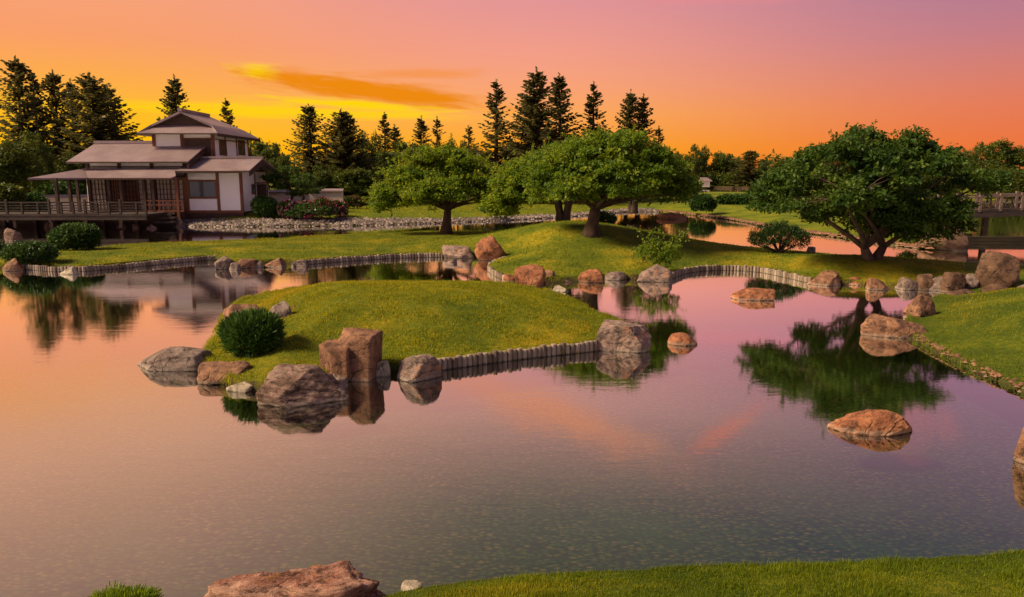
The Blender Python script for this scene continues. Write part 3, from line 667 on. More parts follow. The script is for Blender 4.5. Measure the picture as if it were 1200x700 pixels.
# ------------------------------------------------------------------ pebble shores
def pebbles(name, label, line, depth, n, r, seed, hf, poly):
    rg = np.random.default_rng(seed); pts = resample([gp(x, y) for x, y in line], .05)
    base = np.array([(p.x, p.y) for p, d in pts]); k = rg.integers(0, len(base), n)
    x = base[k, 0] + rg.normal(0, .05, n); y = base[k, 1] + rg.uniform(-.35 if depth > .1 else -.06, depth, n)
    sd, _, _ = sdist(x, y, poly); z = np.where(sd > 0, hf(x, y, np.maximum(sd, 0)), hf(x, y, sd * 0) + sd * .62)
    # low-poly stones from an octahedron with a cut
    O = np.array([(1, 0, 0), (.3, .95, 0), (-.8, .6, 0), (-.9, -.5, 0), (.2, -1, 0), (.1, .05, .8), (-.1, 0, -.6)])
    F0 = np.array([(0, 1, 5), (1, 2, 5), (2, 3, 5), (3, 4, 5), (4, 0, 5)])
    s = r * rg.uniform(.5, 1.6, n); a = rg.uniform(0, 6.28, n); q = rg.uniform(.6, 1.2, (n, 3))
    V = O[None] * q[:, None] * s[:, None, None] * rg.uniform(.85, 1.15, (n, 7, 1)); ca, sa = np.cos(a)[:, None], np.sin(a)[:, None]
    V = np.stack([V[..., 0] * ca - V[..., 1] * sa + x[:, None], V[..., 0] * sa + V[..., 1] * ca + y[:, None], V[..., 2] + z[:, None] + .25 * s[:, None]], -1)
    F = (np.arange(n)[:, None, None] * 7 + F0[None]).reshape(-1, 3)
    o = link(name, np_mesh(name, V.reshape(-1, 3), F, np.repeat(rg.uniform(0, 1, n), 7)), M['pebbles']); tag(o, label, 'stones', None, 'stuff')
    if seed in (4, 5, 6): o.data.materials.clear(); o.data.materials.append(M['rock_brown'])
def pebmat():
    m, N, L = material('shore_pebbles'); at = N.new('ShaderNodeAttribute'); at.attribute_name = 'tint'
    c = nramp(N, L, at.outputs['Fac'], [(0, (.045, .032, .03)), (.4, (.10, .075, .07)), (.75, (.19, .145, .135)), (1, (.34, .27, .245))])
    out(N, L, principled(N, L, c, .8, nbump(N, L, nnoise(N, L, 12., 4, .6, 0, ncoord(N, L)), .4, .03), .25)); return m
M['pebbles'] = pebmat()
pebbles('river_stones', 'broad bank of pale river stones before the pavilion and flower beds', [(186, 265), (240, 266), (300, 266), (430, 264.5), (520, 261.5), (600, 258), (650, 255.5), (700, 251.5), (740, 248), (772, 249)], 1.7, 9500, .11, 3, h_far, far_poly)
pebbles('river_stones', 'strip of brown stones edging the lawn across the right channel', [(775, 249), (800, 251), (850, 257), (880, 262), (910, 268), (950, 274), (1000, 281), (1050, 288), (1090, 293)], 1.0, 1800, .10, 4, h_far, far_poly)
pebbles('river_stones', 'crumbled small stones edging the bank at the right edge', [(1068, 393), (1080, 403), (1110, 419), (1150, 438), (1200, 460), (1240, 481)], .04, 230, .035, 5, h_rb, rb_poly)
pebbles('river_stones', 'dark cobbles in shade under the boardwalk', [(-60, 261), (0, 261), (120, 260), (190, 264)], 1.0, 900, .15, 6, h_far, far_poly)

# ------------------------------------------------------------------ foliage builders
def leafquads(C, A, B, rg, fold=.0):
    """diamond leaves: centres C, half axes A (length) and B (width)"""
    n = len(C); V = np.empty((n, 4, 3)); V[:, 0] = C - A; V[:, 1] = C + B - A * .1; V[:, 2] = C + A; V[:, 3] = C - B - A * .1
    return V.reshape(-1, 3), np.arange(n * 4).reshape(n, 4)
def unit(v): return v / (np.linalg.norm(v, axis=-1, keepdims=True) + 1e-9)
def clump_leaves(centers, outdir, rad, flat, per, lsize, rg, droop=.25, asp=.5):
    nc = len(centers); n = nc * per; c = np.repeat(centers, per, 0); o = np.repeat(outdir, per, 0)
    r = np.repeat(rad * rg.uniform(.6, 1.4, nc), per)[:, None]
    d = unit(rg.normal(0, 1, (n, 3))) * rg.uniform(.15, 1, (n, 1)) ** .6
    d[:, 2] *= flat; P = c + d * r
    P[:, 2] -= droop * (np.linalg.norm(d[:, :2], axis=1) ** 2) * r[:, 0]
    a = unit(d * [1, 1, .6] + .5 * o * [1, 1, .2] + rg.normal(0, .55, (n, 3)) + [0, 0, -.25]); b = unit(np.cross(a, unit(rg.normal(0, .75, (n, 3)) + [0, 0, 1.])))
    s = lsize * rg.uniform(.6, 1.35, (n, 1))
    V, F = leafquads(P, a * s, b * s * asp, rg)
    t = np.clip(np.repeat(rg.uniform(0, 1, nc), per) * .6 + rg.uniform(0, .4, n), 0, 1)
    return V, F, np.repeat(t, 4)
def sample_blobs(blobs, n, rg, inner=.62, up=True):
    """points in the outer layer of a union of ellipsoids, and outward directions"""
    B = np.array(blobs); vol = (B[:, 3] * B[:, 4] * B[:, 5]) ** .7; k = rg.choice(len(B), n * 4, p=vol / vol.sum())
    d = unit(rg.normal(0, 1, (n * 4, 3))); r = rg.uniform(inner ** 2, 1, n * 4) ** .5
    P = B[k, :3] + d * B[k, 3:] * r[:, None]
    ok = np.ones(len(P), bool)
    for i, b in enumerate(B):
        q = np.linalg.norm((P - b[:3]) / b[3:], axis=1); ok &= (q > inner * .8) | (k == i)
    if up: ok &= (d[:, 2] > -.35) | (rg.uniform(0, 1, len(P)) < .35)
    P, d = P[ok][:n], d[ok][:n]; return P, d
def limbs(mb, base, fork, targets, r0, rg, seg=7, r1=.02, rise=.35):
    """curved limbs from the fork to targets; returns sample points"""
    pts = []
    for T in targets:
        T = Vector(T); v = T - fork; m1 = fork + v * .33 + Vector((rg.normal(0, .06), rg.normal(0, .06), rise * .33)) * v.length * .6; m2 = fork + v * .68 + Vector((rg.normal(0, .08), rg.normal(0, .08), rise * .15)) * v.length
        q = []
        for i in range(9):
            t = i / 8; a = fork.lerp(m1, t); b = m1.lerp(m2, t); c = m2.lerp(T, t); q.append((a.lerp(b, t)).lerp(b.lerp(c, t), t))
        rr_ = [r0 * (1 - i / 8) ** 1.1 + r1 for i in range(9)]
        mb.tube(q, rr_, seg); pts += [(p, rr_[i]) for i, p in enumerate(q)][2:]
    return pts
def twigs(mb, pts, targets, rg, r=.014):
    A = np.array([p[:] for p, _ in pts])
    for T in targets:
        i = np.argmin(((A - T) ** 2).sum(1) + (A[:, 2] > T[2]) * .6); p = Vector(A[i]); T = Vector(T); m = p.lerp(T, .5) + Vector((0, 0, .08 * (T - p).length))
        mb.tube([p, m, T], [r * 1.8, r * 1.2, r * .5], 4)
def blob_px(lst, Y):
    """(x0,x1,yt,yb,dY,ry) pixel boxes at depth Y -> ellipsoids"""
    o = []
    for x0, x1, yt, yb, dY, ry in lst:
        a = pix(x0, yb, Y + dY); b = pix(x1, yt, Y + dY)
        o.append(((a.x + b.x) / 2, Y + dY, (a.z + b.z) / 2, (b.x - a.x) / 2, ry, (b.z - a.z) / 2))
    return o
def broad_tree(name, label, cat, base, fork_h, blobs, nclump, per, rad, lsize, mat, seed, r0=.2, nlimb=16, ntwig=140, stems=1, flat=.45, droop=.3, lean=(0, 0), inner=.55, spray=True, pads=170, pr=.62):
    rg = np.random.default_rng(seed); t = empty(name, base, label, cat)
    pc, pd = sample_blobs(blobs, pads, rg, .5); sz = pr * rg.uniform(.7, 1.5, len(pc)); kk = rg.choice(len(pc), nclump, p=sz ** 2 / (sz ** 2).sum())
    pc = pc - pd * np.stack([sz, sz, sz * .45], -1) * .5
    qd = unit(rg.normal(0, 1, (nclump, 3))) * rg.uniform(.1, 1, (nclump, 1)) ** .5; P = pc[kk] + qd * np.stack([sz, sz, sz * .42], -1)[kk]
    P[:, 2] -= (qd[:, 0] ** 2 + qd[:, 1] ** 2) * sz[kk] * .22; d = unit(pd[kk] * .5 + qd + [0, 0, .15])
    V, F, tn = clump_leaves(P, d, rad, flat, per, lsize, rg, droop)
    if spray:                                    # stray shoots that break the outline
        ns = nclump // 9; k = rg.choice(len(P), ns); up = unit(d[k] + [0, 0, .45] + rg.normal(0, .35, (ns, 3))); L_ = rg.uniform(.4, 1.1, ns)[:, None] * rad
        m_ = 14; s = np.tile(np.linspace(.2, 1, m_), ns)[:, None]; c = np.repeat(P[k] + d[k] * rad * .6, m_, 0) + np.repeat(up * L_, m_, 0) * s * 1.3
        c += rg.normal(0, rad * .09, c.shape); a = unit(rg.normal(0, 1, c.shape)); b = unit(np.cross(a, rg.normal(0, 1, c.shape))); z = lsize * rg.uniform(.5, 1.1, (len(c), 1))
        V2, F2 = leafquads(c, a * z, b * z * .5, rg); F = np.concatenate([F, F2 + len(V)]); V = np.concatenate([V, V2]); tn = np.concatenate([tn, np.repeat(rg.uniform(.4, 1, len(c)), 4)])
    cr = link('crown', np_mesh('crown', V, F, tn), mat, t)
    mb = MB(); base = Vector(base); tr = MB()
    allp = []
    B = np.array(blobs); cen = Vector((np.average(B[:, 0], weights=B[:, 3]), base.y, 0))
    for sidx in range(stems):
        an = 2 * math.pi * sidx / max(stems, 1) + .6; off = Vector((math.cos(an), math.sin(an) * .6, 0)) * (.0 if stems == 1 else r0 * .8)
        fk = base + Vector((lean[0], lean[1], fork_h)) + off * (0 if stems == 1 else 2.4)
        rr_ = r0 if stems == 1 else r0 * .62
        tr.tube([base + off - Vector((0, 0, .3)), base + off + Vector((0, 0, .02)), base + off.lerp(Vector((0, 0, 0)), -.3) + Vector((lean[0] * .3, 0, fork_h * .35)), base.lerp(fk, .7) + off * .3, fk], [rr_ * 1.9, rr_ * 1.45, rr_ * 1.08, rr_ * .98, rr_ * .85], 12)
        k = rg.choice(len(P), nlimb // stems + 1, replace=False)
        allp += limbs(mb, base, fk, [P[i] * .92 + np.array(fk) * .08 for i in k], rr_ * .5, rg)
    twigs(mb, allp, P[rg.choice(len(P), min(ntwig, len(P)), replace=False)], rg)
    tr.build('trunk', M['bark'], t, True); mb.build('branch', M['bark'], t, True)
    return t

# ------------------------------------------------------------------ the named trees of the garden
# T1, golden-green tree left of centre on the far side of the peninsula
b1 = gp(523, 269, .55)
broad_tree('spreading_tree', 'broad yellow green tree with one short trunk left of centre', 'tree', b1, 1.1,
    blob_px([(436, 520, 188, 244, .3, 1.9), (462, 560, 166, 226, .3, 2.2), (500, 580, 174, 232, 0, 2.0), (545, 588, 196, 238, .2, 1.4), (470, 545, 205, 244, -1.3, 1.3), (434, 478, 210, 254, .3, 1.2), (556, 596, 206, 246, -.2, 1.2), (480, 560, 200, 240, -.8, 1.6)], b1.y), 1500, 34, .34, .085, M['maple_gold'], 21, .22, 16, 150, lean=(.1, 0))
# T2, central tree on the mound
b2 = pix(693, 272, 29.6)
broad_tree('spreading_tree', 'large central tree with thick gnarled trunk on the grassy mound', 'tree', b2, .95,
    blob_px([(618, 720, 166, 226, .4, 1.9), (650, 768, 146, 206, .5, 2.1), (720, 805, 168, 228, .2, 1.9), (765, 818, 192, 236, .4, 1.3), (640, 700, 200, 240, -1.0, 1.2), (705, 770, 192, 232, -1.3, 1.3), (668, 740, 178, 214, -1.2, 1.4), (616, 660, 196, 238, .6, 1.2)], b2.y), 1900, 36, .32, .075, M['maple'], 22, .24, 22, 180, lean=(.15, 0))
b3 = pix(660, 260, 35.5)
broad_tree('spreading_tree', 'tree with several thin stems just behind and left of the central tree', 'tree', b3, 1.3,
    blob_px([(585, 650, 176, 232, .3, 1.9), (612, 700, 166, 222, .6, 2.0), (578, 622, 198, 250, -.2, 1.3), (572, 600, 222, 254, -.2, .9), (640, 690, 190, 234, 1.2, 1.5)], b3.y), 1300, 34, .36, .085, M['maple_gold'], 23, .24, 12, 110, stems=4)
b4 = pix(742, 246, 58)
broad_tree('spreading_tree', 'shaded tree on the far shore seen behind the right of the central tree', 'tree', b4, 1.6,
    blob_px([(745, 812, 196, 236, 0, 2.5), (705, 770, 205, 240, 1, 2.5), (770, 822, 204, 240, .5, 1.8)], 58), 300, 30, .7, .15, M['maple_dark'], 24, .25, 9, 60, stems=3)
# T5, the large dark tree at right
b5 = pix(1022, 305.5, 24.6)
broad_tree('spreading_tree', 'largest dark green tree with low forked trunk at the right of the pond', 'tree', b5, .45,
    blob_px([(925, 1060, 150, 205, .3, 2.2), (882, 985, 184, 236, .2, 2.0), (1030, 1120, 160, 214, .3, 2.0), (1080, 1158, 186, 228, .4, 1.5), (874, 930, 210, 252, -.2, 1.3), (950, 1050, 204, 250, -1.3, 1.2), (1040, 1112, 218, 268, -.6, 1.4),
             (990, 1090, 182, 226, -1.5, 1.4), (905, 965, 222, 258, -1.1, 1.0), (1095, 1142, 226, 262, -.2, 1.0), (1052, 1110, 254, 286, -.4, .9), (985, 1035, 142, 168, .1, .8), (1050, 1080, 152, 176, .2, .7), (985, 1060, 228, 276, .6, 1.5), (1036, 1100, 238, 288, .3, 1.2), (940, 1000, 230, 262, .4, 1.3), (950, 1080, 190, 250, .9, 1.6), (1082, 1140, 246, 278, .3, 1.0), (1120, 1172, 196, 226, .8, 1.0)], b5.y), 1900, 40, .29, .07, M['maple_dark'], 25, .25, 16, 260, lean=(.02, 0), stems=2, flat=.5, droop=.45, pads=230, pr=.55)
for q, (x, y) in enumerate([]): pass

# ------------------------------------------------------------------ conifers
def conifer_mesh(seed, H=10., Rb=2.3, nb=7, gap=.3, bare=.06, prof=.85):
    rg = np.random.default_rng(seed); Cs = []; As = []; Bs = []; T = []
    z = H * bare; br = MB()
    while z < H * .985:
        t = z / H; L0 = Rb * (1 - t) ** prof + .12
        for k in range(nb):
            if rg.uniform() < .2: continue
            an = rg.uniform(0, 6.283); L_ = L0 * rg.uniform(.62, 1.12) * (1.15 if rg.uniform() < .12 else 1); sl = -.30 + .75 * t + rg.normal(0, .08)
            d = np.array([math.cos(an), math.sin(an), 0.]); n_ = max(4, int(L_ / .2)); s = (np.arange(n_) + .6) / n_; side = np.array([-d[1], d[0], 0.])
            zz = z + rg.uniform(-.5, .5) * gap
            ctr = d[None] * (s * L_)[:, None] + np.array([0, 0, 1.])[None] * (zz + sl * s * L_ * .8 + .30 * L_ * s ** 2.2)[:, None]
            for sg in (-1, 1, 0):
                w = (.26 * (1 - s * .75) * L_ ** .7 + .07) if sg else np.full(n_, .20)
                a = unit(d[None] * .75 + sg * side[None] * .9 + np.array([0, 0, -.28 if sg else .25])[None] + rg.normal(0, .18, (n_, 3)))
                A = a * (w * rg.uniform(.7, 1.3, n_))[:, None] * .62
                Cs.append(ctr + A * .8); As.append(A); Bs.append(unit(np.cross(a, unit(rg.normal(0, .5, (n_, 3)) + [0, 0, 1.]))) * (.075 + .02 * rg.uniform(size=(n_, 1))) * (1.0 if sg else 1.5)); T.append(np.full(n_, rg.uniform() * .6) + rg.uniform(0, .4, n_))
        z += gap * rg.uniform(.7, 1.3) * (1 - .45 * t)
    # leader
    m = 8; zz = np.linspace(H * .97, H * 1.03, m); Cs.append(np.stack([rg.normal(0, .03, m), rg.normal(0, .03, m), zz], -1)); As.append(np.tile([0, 0, .16], (m, 1)) + rg.normal(0, .05, (m, 3))); Bs.append(unit(rg.normal(0, 1, (m, 3)) * [1, 1, 0]) * .06); T.append(rg.uniform(0, 1, m))
    V, F = leafquads(np.concatenate(Cs), np.concatenate(As), np.concatenate(Bs), rg)
    cm = np_mesh('crown', V, F, np.repeat(np.concatenate(T), 4)); cm.materials.append(M['spruce'])
    tb = MB(); tb.tube([(0, 0, -.5), (0, 0, H * .3), (.03, 0, H * .7), (0, 0, H)], [.2, .15, .08, .015], 7)
    tm = bpy.data.meshes.new('trunk'); tm.from_pydata(tb.V, [], tb.F); tm.update(); tm.materials.append(M['bark'])
    return cm, tm
CV = [conifer_mesh(1), conifer_mesh(2, nb=9, gap=.27, Rb=2.6, prof=.75), conifer_mesh(3, nb=5, gap=.36, Rb=1.9, prof=.9), conifer_mesh(4, nb=8, gap=.25, Rb=3.2, prof=.62),
      conifer_mesh(11, nb=6, gap=.33, prof=.95), conifer_mesh(12, nb=8, gap=.31, Rb=2.6, prof=.66), conifer_mesh(13, nb=6, gap=.30, Rb=1.9, prof=.8), conifer_mesh(14, nb=9, gap=.29, Rb=3.2, prof=.72)]
def conifer(x, yt, halfpx, Y, var, label, zb=.9, rz=0.):
    top = pix(x, yt, Y); h = (top.z - zb) / 1.03; wpx = halfpx / (FPX * CP - (yt - 350) * SP) * Y
    base = Vector((top.x, Y, zb)); Rb = (2.3, 2.6, 1.9, 3.2)[var]
    t = empty('spruce_tree', base, label, 'spruce tree', 'spruces behind the garden', rz); t.scale = (1.75 * wpx / Rb, 1.75 * wpx / Rb, h / 10); q = random.Random(int(x * 7)); t.rotation_euler = (q.uniform(-.025, .025), q.uniform(-.025, .025), rz); mv = CV[var + 4 * q.randint(0, 1)]
    for nm, me in zip(('crown', 'trunk'), mv):
        o = bpy.data.objects.new(nm, me); col.objects.link(o); o.parent = t
for i, a in enumerate([
    (14, 67, 30, 74, 1, 'tall dense spruce at the far left edge'), (36, 84, 24, 77, 0, 'spruce second from the left edge'), (62, 83, 24, 75, 1, 'spruce in the middle of the left group with a narrow top'), (78, 92, 20, 79, 0, 'slim spruce just left of the widest one'), (106, 86, 40, 73, 3, 'widest full spruce with drooping edge left of the pavilion'),
    (125, 100, 30, 78, 1, 'spruce hidden behind the widest one on its right side'), (204, 88, 23, 82, 1, 'spruce rising behind the pavilion roof apex'), (266, 116, 18, 84, 0, 'small spruce right of the pavilion roof apex'),
    (362, 122, 25, 70, 1, 'dark full spruce right of the pavilion'), (398, 128, 32, 69, 3, 'broad dark spruce with a split ragged top right of the pavilion'), (408, 132, 24, 71, 1, 'dark spruce leaning on the ragged topped one'), (449, 132, 17, 80, 0, 'slim spruce above the yellow green tree on its left'), (463, 146, 16, 82, 2, 'short thin spruce touching the slim one on its right'),
    (493, 136, 15, 90, 2, 'left one of the spruce pair above the yellow green tree'), (510, 137, 14, 92, 2, 'right one of the spruce pair above the yellow green tree'), (547, 147, 14, 96, 2, 'small far spruce left of the tall open spruce'),
    (581, 93, 27, 78, 0, 'tall open spruce standing alone left of the highest group'), (634, 79, 33, 76, 1, 'highest spruce of the central group'), (658, 85, 28, 79, 0, 'second highest spruce leaning into the highest one'), (618, 110, 28, 82, 1, 'lower spruce at the left foot of the highest one'),
    (698, 96, 24, 80, 0, 'pointed single spruce between the highest group and the pair'), (737, 105, 20, 82, 1, 'left one of the spruce pair above the central tree'), (751, 110, 21, 83, 0, 'right one of the spruce pair above the central tree'), (774, 148, 15, 88, 2, 'thin low spruce right of the pair above the central tree'),
    (880, 176, 17, 190, 1, 'distant little spruce on the far shore skyline')]):
    conifer(*a, zb=.9 if a[3] < 150 else .6, rz=i * 1.7)

# ------------------------------------------------------------------ background broadleaf trees (three meshes shared)
def wood_mesh(seed, nc=230, per=34, W_=1., lsize=.17):
    rg = np.random.default_rng(seed)
    bl = [(rg.normal(0, 1.3) * W_, rg.normal(0, 1.1), 3.2 + rg.uniform(-1.2, 2.6), rg.uniform(1.2, 2.1), rg.uniform(1.1, 1.8), rg.uniform(.9, 1.6)) for _ in range(9)] + [(0, 0, 4.2, 2.3, 2., 2.)]
    P, d = sample_blobs(bl, nc, rg, .5, False); V, F, t = clump_leaves(P, d, .62, .7, per, lsize, rg, .15)
    me = np_mesh('crown', V, F, t); z = V[:, 2].max(); me.materials.append(M['wood_tree'])
    mb = MB(); mb.tube([(0, 0, -.4), (.05, 0, 1.2), (0, .1, 2.4)], [.22, .16, .12], 8); lp = limbs(mb, None, Vector((0, .1, 2.3)), list(P[rg.choice(len(P), 9)]), .08, rg, 5)
    tm = bpy.data.meshes.new('trunk'); tm.from_pydata(mb.V, [], mb.F); tm.update(); tm.materials.append(M['bark'])
    return me, tm, z, np.abs(V[:, 0]).max()
WV = [wood_mesh(31), wood_mesh(32, 260), wood_mesh(33, 200, 34, 1.3)]
def woodtree(x, yt, half, Y, var, label, zb=.9, rz=0., group=None):
    me, tm, zt, hw = WV[var]; top = pix(x, yt, Y); w = half / (FPX * CP - (yt - 350) * SP) * Y
    t = empty('broadleaf_tree', (top.x, Y, zb), label, 'tree', group, rz); t.scale = (w / hw, w / hw, (top.z - zb) / zt)
    for nm, m_ in (('crown', me), ('trunk', tm)):
        o = bpy.data.objects.new(nm, m_); col.objects.link(o); o.parent = t
for i, a in enumerate([
    (8, 158, 40, 57, 0, 'bushy tree at the left edge hanging over the boardwalk end'), (42, 150, 34, 66, 1, 'rounded olive tree behind the left boardwalk canopy'), (-28, 140, 40, 64, 2, 'tree crown cut by the left edge of the photo'), (78, 176, 36, 68, 2, 'dark tree between left canopy and the widest spruce'), (120, 168, 34, 84, 1, 'dark tree filling the gap behind the left roof'),
    (160, 180, 30, 88, 0, 'low tree behind the middle of the left roof'), (285, 152, 24, 76, 1, 'rounded tree just right of the upper roof corner'), (312, 160, 26, 72, 0, 'tree behind the right gable of the pavilion'), (335, 178, 24, 68, 2, 'low green tree above the garden wall'),
    (385, 176, 30, 74, 2, 'tree filling the gap between the two dark spruces right of the pavilion'), (478, 160, 24, 79, 0, 'tree filling the gap below the slim spruces above the yellow green tree'), (548, 168, 24, 82, 1, 'tree below the small far spruce left of the tall open spruce'),
    (430, 150, 28, 76, 1, 'dense round topped tree between dark spruces and yellow green tree'), (462, 172, 32, 74, 0, 'dark tree behind the left of the yellow green tree'), (498, 166, 26, 86, 2, 'tree behind the top of the yellow green tree'), (535, 160, 26, 88, 1, 'tree behind the right shoulder of the yellow green tree'),
    (565, 172, 26, 84, 0, 'dark tree below the tall open spruce'), (605, 160, 30, 86, 2, 'dark tree at the feet of the highest spruces'), (665, 168, 34, 84, 1, 'tree behind the crown of the central tree'), (720, 165, 30, 86, 0, 'tree below the spruce pair on the right'), (775, 168, 24, 92, 2, 'loose topped tree beyond the right end of the central tree'),
    (800, 178, 22, 110, 1, 'tree beyond the right shoulder of the central tree'), (580, 190, 34, 76, 1, 'low dark tree behind the lawn left of the central trees'), (420, 195, 34, 66, 0, 'low dark tree behind the end of the garden wall'), (380, 190, 32, 67, 1, 'low dark tree behind the garden wall'), (700, 192, 36, 78, 2, 'low tree behind the trunk of the central tree'), (500, 198, 36, 72, 2, 'low dark tree behind the yellow green tree')]):
    woodtree(*a, rz=i * 2.1)
for i, (x, yt, h, Y, v, lb) in enumerate([
    (820, 167, 20, 196, 1, 'tallest round tree at left of the far lake shore'), (846, 176, 18, 198, 0, 'second round tree on the far lake shore'), (868, 182, 16, 200, 2, 'low tree left of the distant little spruce'), (896, 186, 18, 196, 1, 'low tree right of the distant little spruce'), (918, 184, 16, 204, 0, 'far tree just left of the largest tree crown'),
    (790, 176, 22, 192, 2, 'far tree peeping right of the central tree'), (940, 180, 24, 196, 2, 'far tree hidden behind left of the largest tree'), (980, 176, 26, 196, 1, 'far tree seen through the middle of the largest tree'), (1030, 174, 26, 192, 0, 'far tree behind the trunk of the largest tree'), (1080, 172, 26, 190, 1, 'far tree behind the right limbs of the largest tree'),
    (1125, 172, 24, 150, 2, 'far tree between largest tree and right edge trees'), (1152, 165, 24, 130, 1, 'dark tree above the left end of the bridge'), (1182, 160, 26, 126, 0, 'dark tree above the bridge near the right edge'), (1212, 168, 26, 128, 2, 'tree cut by the right edge above the bridge'), (1172, 196, 34, 112, 2, 'lower bushy tree right behind the bridge'), (1228, 190, 30, 110, 1, 'lower bushy tree at the right edge behind the bridge'), (1120, 200, 26, 118, 0, 'low tree behind the left end of the bridge')]):
    woodtree(x, yt, h, Y, v, lb, zb=.5, rz=i * 1.3)
# far-off wood closing the skyline, one mass
def far_wood():
    rg = np.random.default_rng(77); n = 1500; x = rg.uniform(-330, 330, n); y = rg.uniform(208, 232, n); hh = 7.5 + 2.5 * vnoise(x, y * 0, .05, 3) + 1.5 * rg.uniform(size=n)
    C = np.stack([x, y, hh * rg.uniform(.15, 1, n)], -1); V, F, t = clump_leaves(C, unit(rg.normal(0, 1, (n, 3))), 2.3, .75, 26, .6, rg, .1)
    n2 = 900; C2 = np.stack([rg.uniform(20, 150, n2), rg.uniform(192, 199, n2), rg.uniform(.4, 4.2, n2)], -1); V2, F2, t2 = clump_leaves(C2, unit(rg.normal(0, 1, (n2, 3))), 1.3, .8, 22, .4, rg, .1)
    F = np.concatenate([F, F2 + len(V)]); V = np.concatenate([V, V2]); t = np.concatenate([t, t2])
    o = link('far_wood', np_mesh('far_wood', V, F, t), M['wood_tree']); tag(o, 'far-off belt of trees along the horizon', 'wood', None, 'stuff')
far_wood()
# ground behind the right lake trees
rs_poly = [(52, 108), (60, 100), (120, 96), (200, 120), (200, 180), (70, 170), (56, 140)]
make_land('right_shore', rs_poly, lambda x, y, sd: .1 + .5 * smst(sd / 6), 2., M['lawn_far'], .5)

# ------------------------------------------------------------------ shrubs
def shrub(name, label, x0, x1, yt, yb, zg, mat, seed, n=900, per=18, lsize=.035, dep=.8, cat='shrub', rad=.12, spiky=False, Y=None, flat=.8):
    rg = np.random.default_rng(seed)
    b = gp((x0 + x1) / 2, yb, zg) if Y is None else Vector((pix((x0 + x1) / 2, yb, Y).x, Y, zg))
    w = (pix(x1, yb, b.y).x - pix(x0, yb, b.y).x) / 2; Yc = b.y + w * dep * .8; w *= Yc / b.y; zt = pix(600, yt, Yc).z; h = zt - zg
    bl = [(pix((x0 + x1) / 2, yb, Yc).x, Yc, zg + h * .38, w * .88, w * dep * .88, h * .56)]
    for k in range(7):
        a = rg.uniform(0, 6.28); bl.append((bl[0][0] + math.cos(a) * w * .45, Yc + math.sin(a) * w * dep * .45, zg + h * rg.uniform(.35, .62), w * .45, w * dep * .45, h * .33))
    t = empty(name, (bl[0][0], Yc, zg), label, cat)
    P, d = sample_blobs(bl, n, rg, .8, False); k = P[:, 2] > zg; P, d = P[k], d[k]
    if spiky:
        m = len(P) * per; c = np.repeat(P, per, 0) + rg.normal(0, rad * .35, (m, 3)); a = unit(np.repeat(d, per, 0) + [0, 0, .7] + rg.normal(0, .45, (m, 3))); s = lsize * rg.uniform(.6, 1.6, (m, 1))
        V, F = leafquads(c + a * s, a * s * 1.5, unit(np.cross(a, rg.normal(0, 1, (m, 3)))) * s * .22, rg); tn = np.repeat(rg.uniform(0, 1, m), 4)
    else: V, F, tn = clump_leaves(P, d, rad, flat, per, lsize, rg, .1)
    link('foliage', np_mesh('foliage', V, F, tn), mat, t)
    mb = MB(); base = Vector((bl[0][0], Yc, zg)); pts = limbs(mb, base, base - Vector((0, 0, .05)), [P[i] for i in rg.choice(len(P), 10)], .03 * (w + .3), rg, 5, .006, .1)
    mb.build('stem', M['bark'], t, True)
    return t, bl
shrub('pine_shrub', 'dense dwarf pine on the left of the island', 262, 334, 366, 418, .26, M['pine'], 41, 420, 34, .04, .8, 'shrub', .10, True)
shrub('pine_shrub', 'green needle shrub tip at the bottom left edge', 96, 188, 703, 740, .22, M['maple'], 42, 700, 20, .015, .7, 'shrub', .06, True)
shrub('round_bush', 'large rounded green bush before the boardwalk', 58, 120, 261, 292, .35, M['shrub'], 43, 700, 26, .055, .7, rad=.16)
shrub('low_bush', 'low spreading green bush at the left tip of the peninsula', 2, 70, 284, 307, .3, M['shrub'], 44, 600, 26, .05, .6, rad=.15)
shrub('low_bush', 'small green bush cut by the left edge above the log edging', -50, 12, 279, 300, .3, M['shrub'], 45, 300, 26, .05, .6, rad=.15)
shrub('round_bush', 'clipped dark ball shaped bush at the right corner of the pavilion', 295, 329, 229, 252, .72, M['shrub'], 46, 520, 26, .07, .8, rad=.2)
shrub('round_bush', 'clipped ball shaped bush on the lawn across the right channel', 807, 840, 227, 247, .5, M['shrub'], 47, 480, 26, .09, .8, rad=.2)
shrub('low_bush', 'low green bush just right of the central tree trunk', 690, 724, 247, 264, 1.0, M['shrub'], 48, 300, 20, .05, .7, rad=.12)
shrub('low_bush', 'low bush on the far lawn seen in the gap left of the several stemmed tree', 560, 590, 236, 250, .6, M['shrub'], 49, 100, 20, .06, .7, rad=.12)
shrub('clipped_hedge', 'long dark clipped hedge beyond the ball shaped bush', 836, 905, 228.5, 240, .6, M['shrub'], 50, 900, 24, .12, .3, 'hedge', .3)
shrub('low_bush', 'leafy bush behind the far left end of the boardwalk railing', -30, 34, 214, 254, .7, M['wood_tree'], 51, 500, 24, .12, .6, rad=.3, Y=52)
shrub('low_bush', 'dark clipped bush behind the boardwalk railing left of the cream wall', 26, 58, 226, 252, .7, M['shrub'], 52, 400, 24, .10, .6, rad=.25, Y=54)
shrub('low_bush', 'green bush behind the cream wall left of the pavilion', 40, 104, 212, 240, .8, M['shrub'], 53, 500, 24, .12, .6, rad=.3, Y=61)
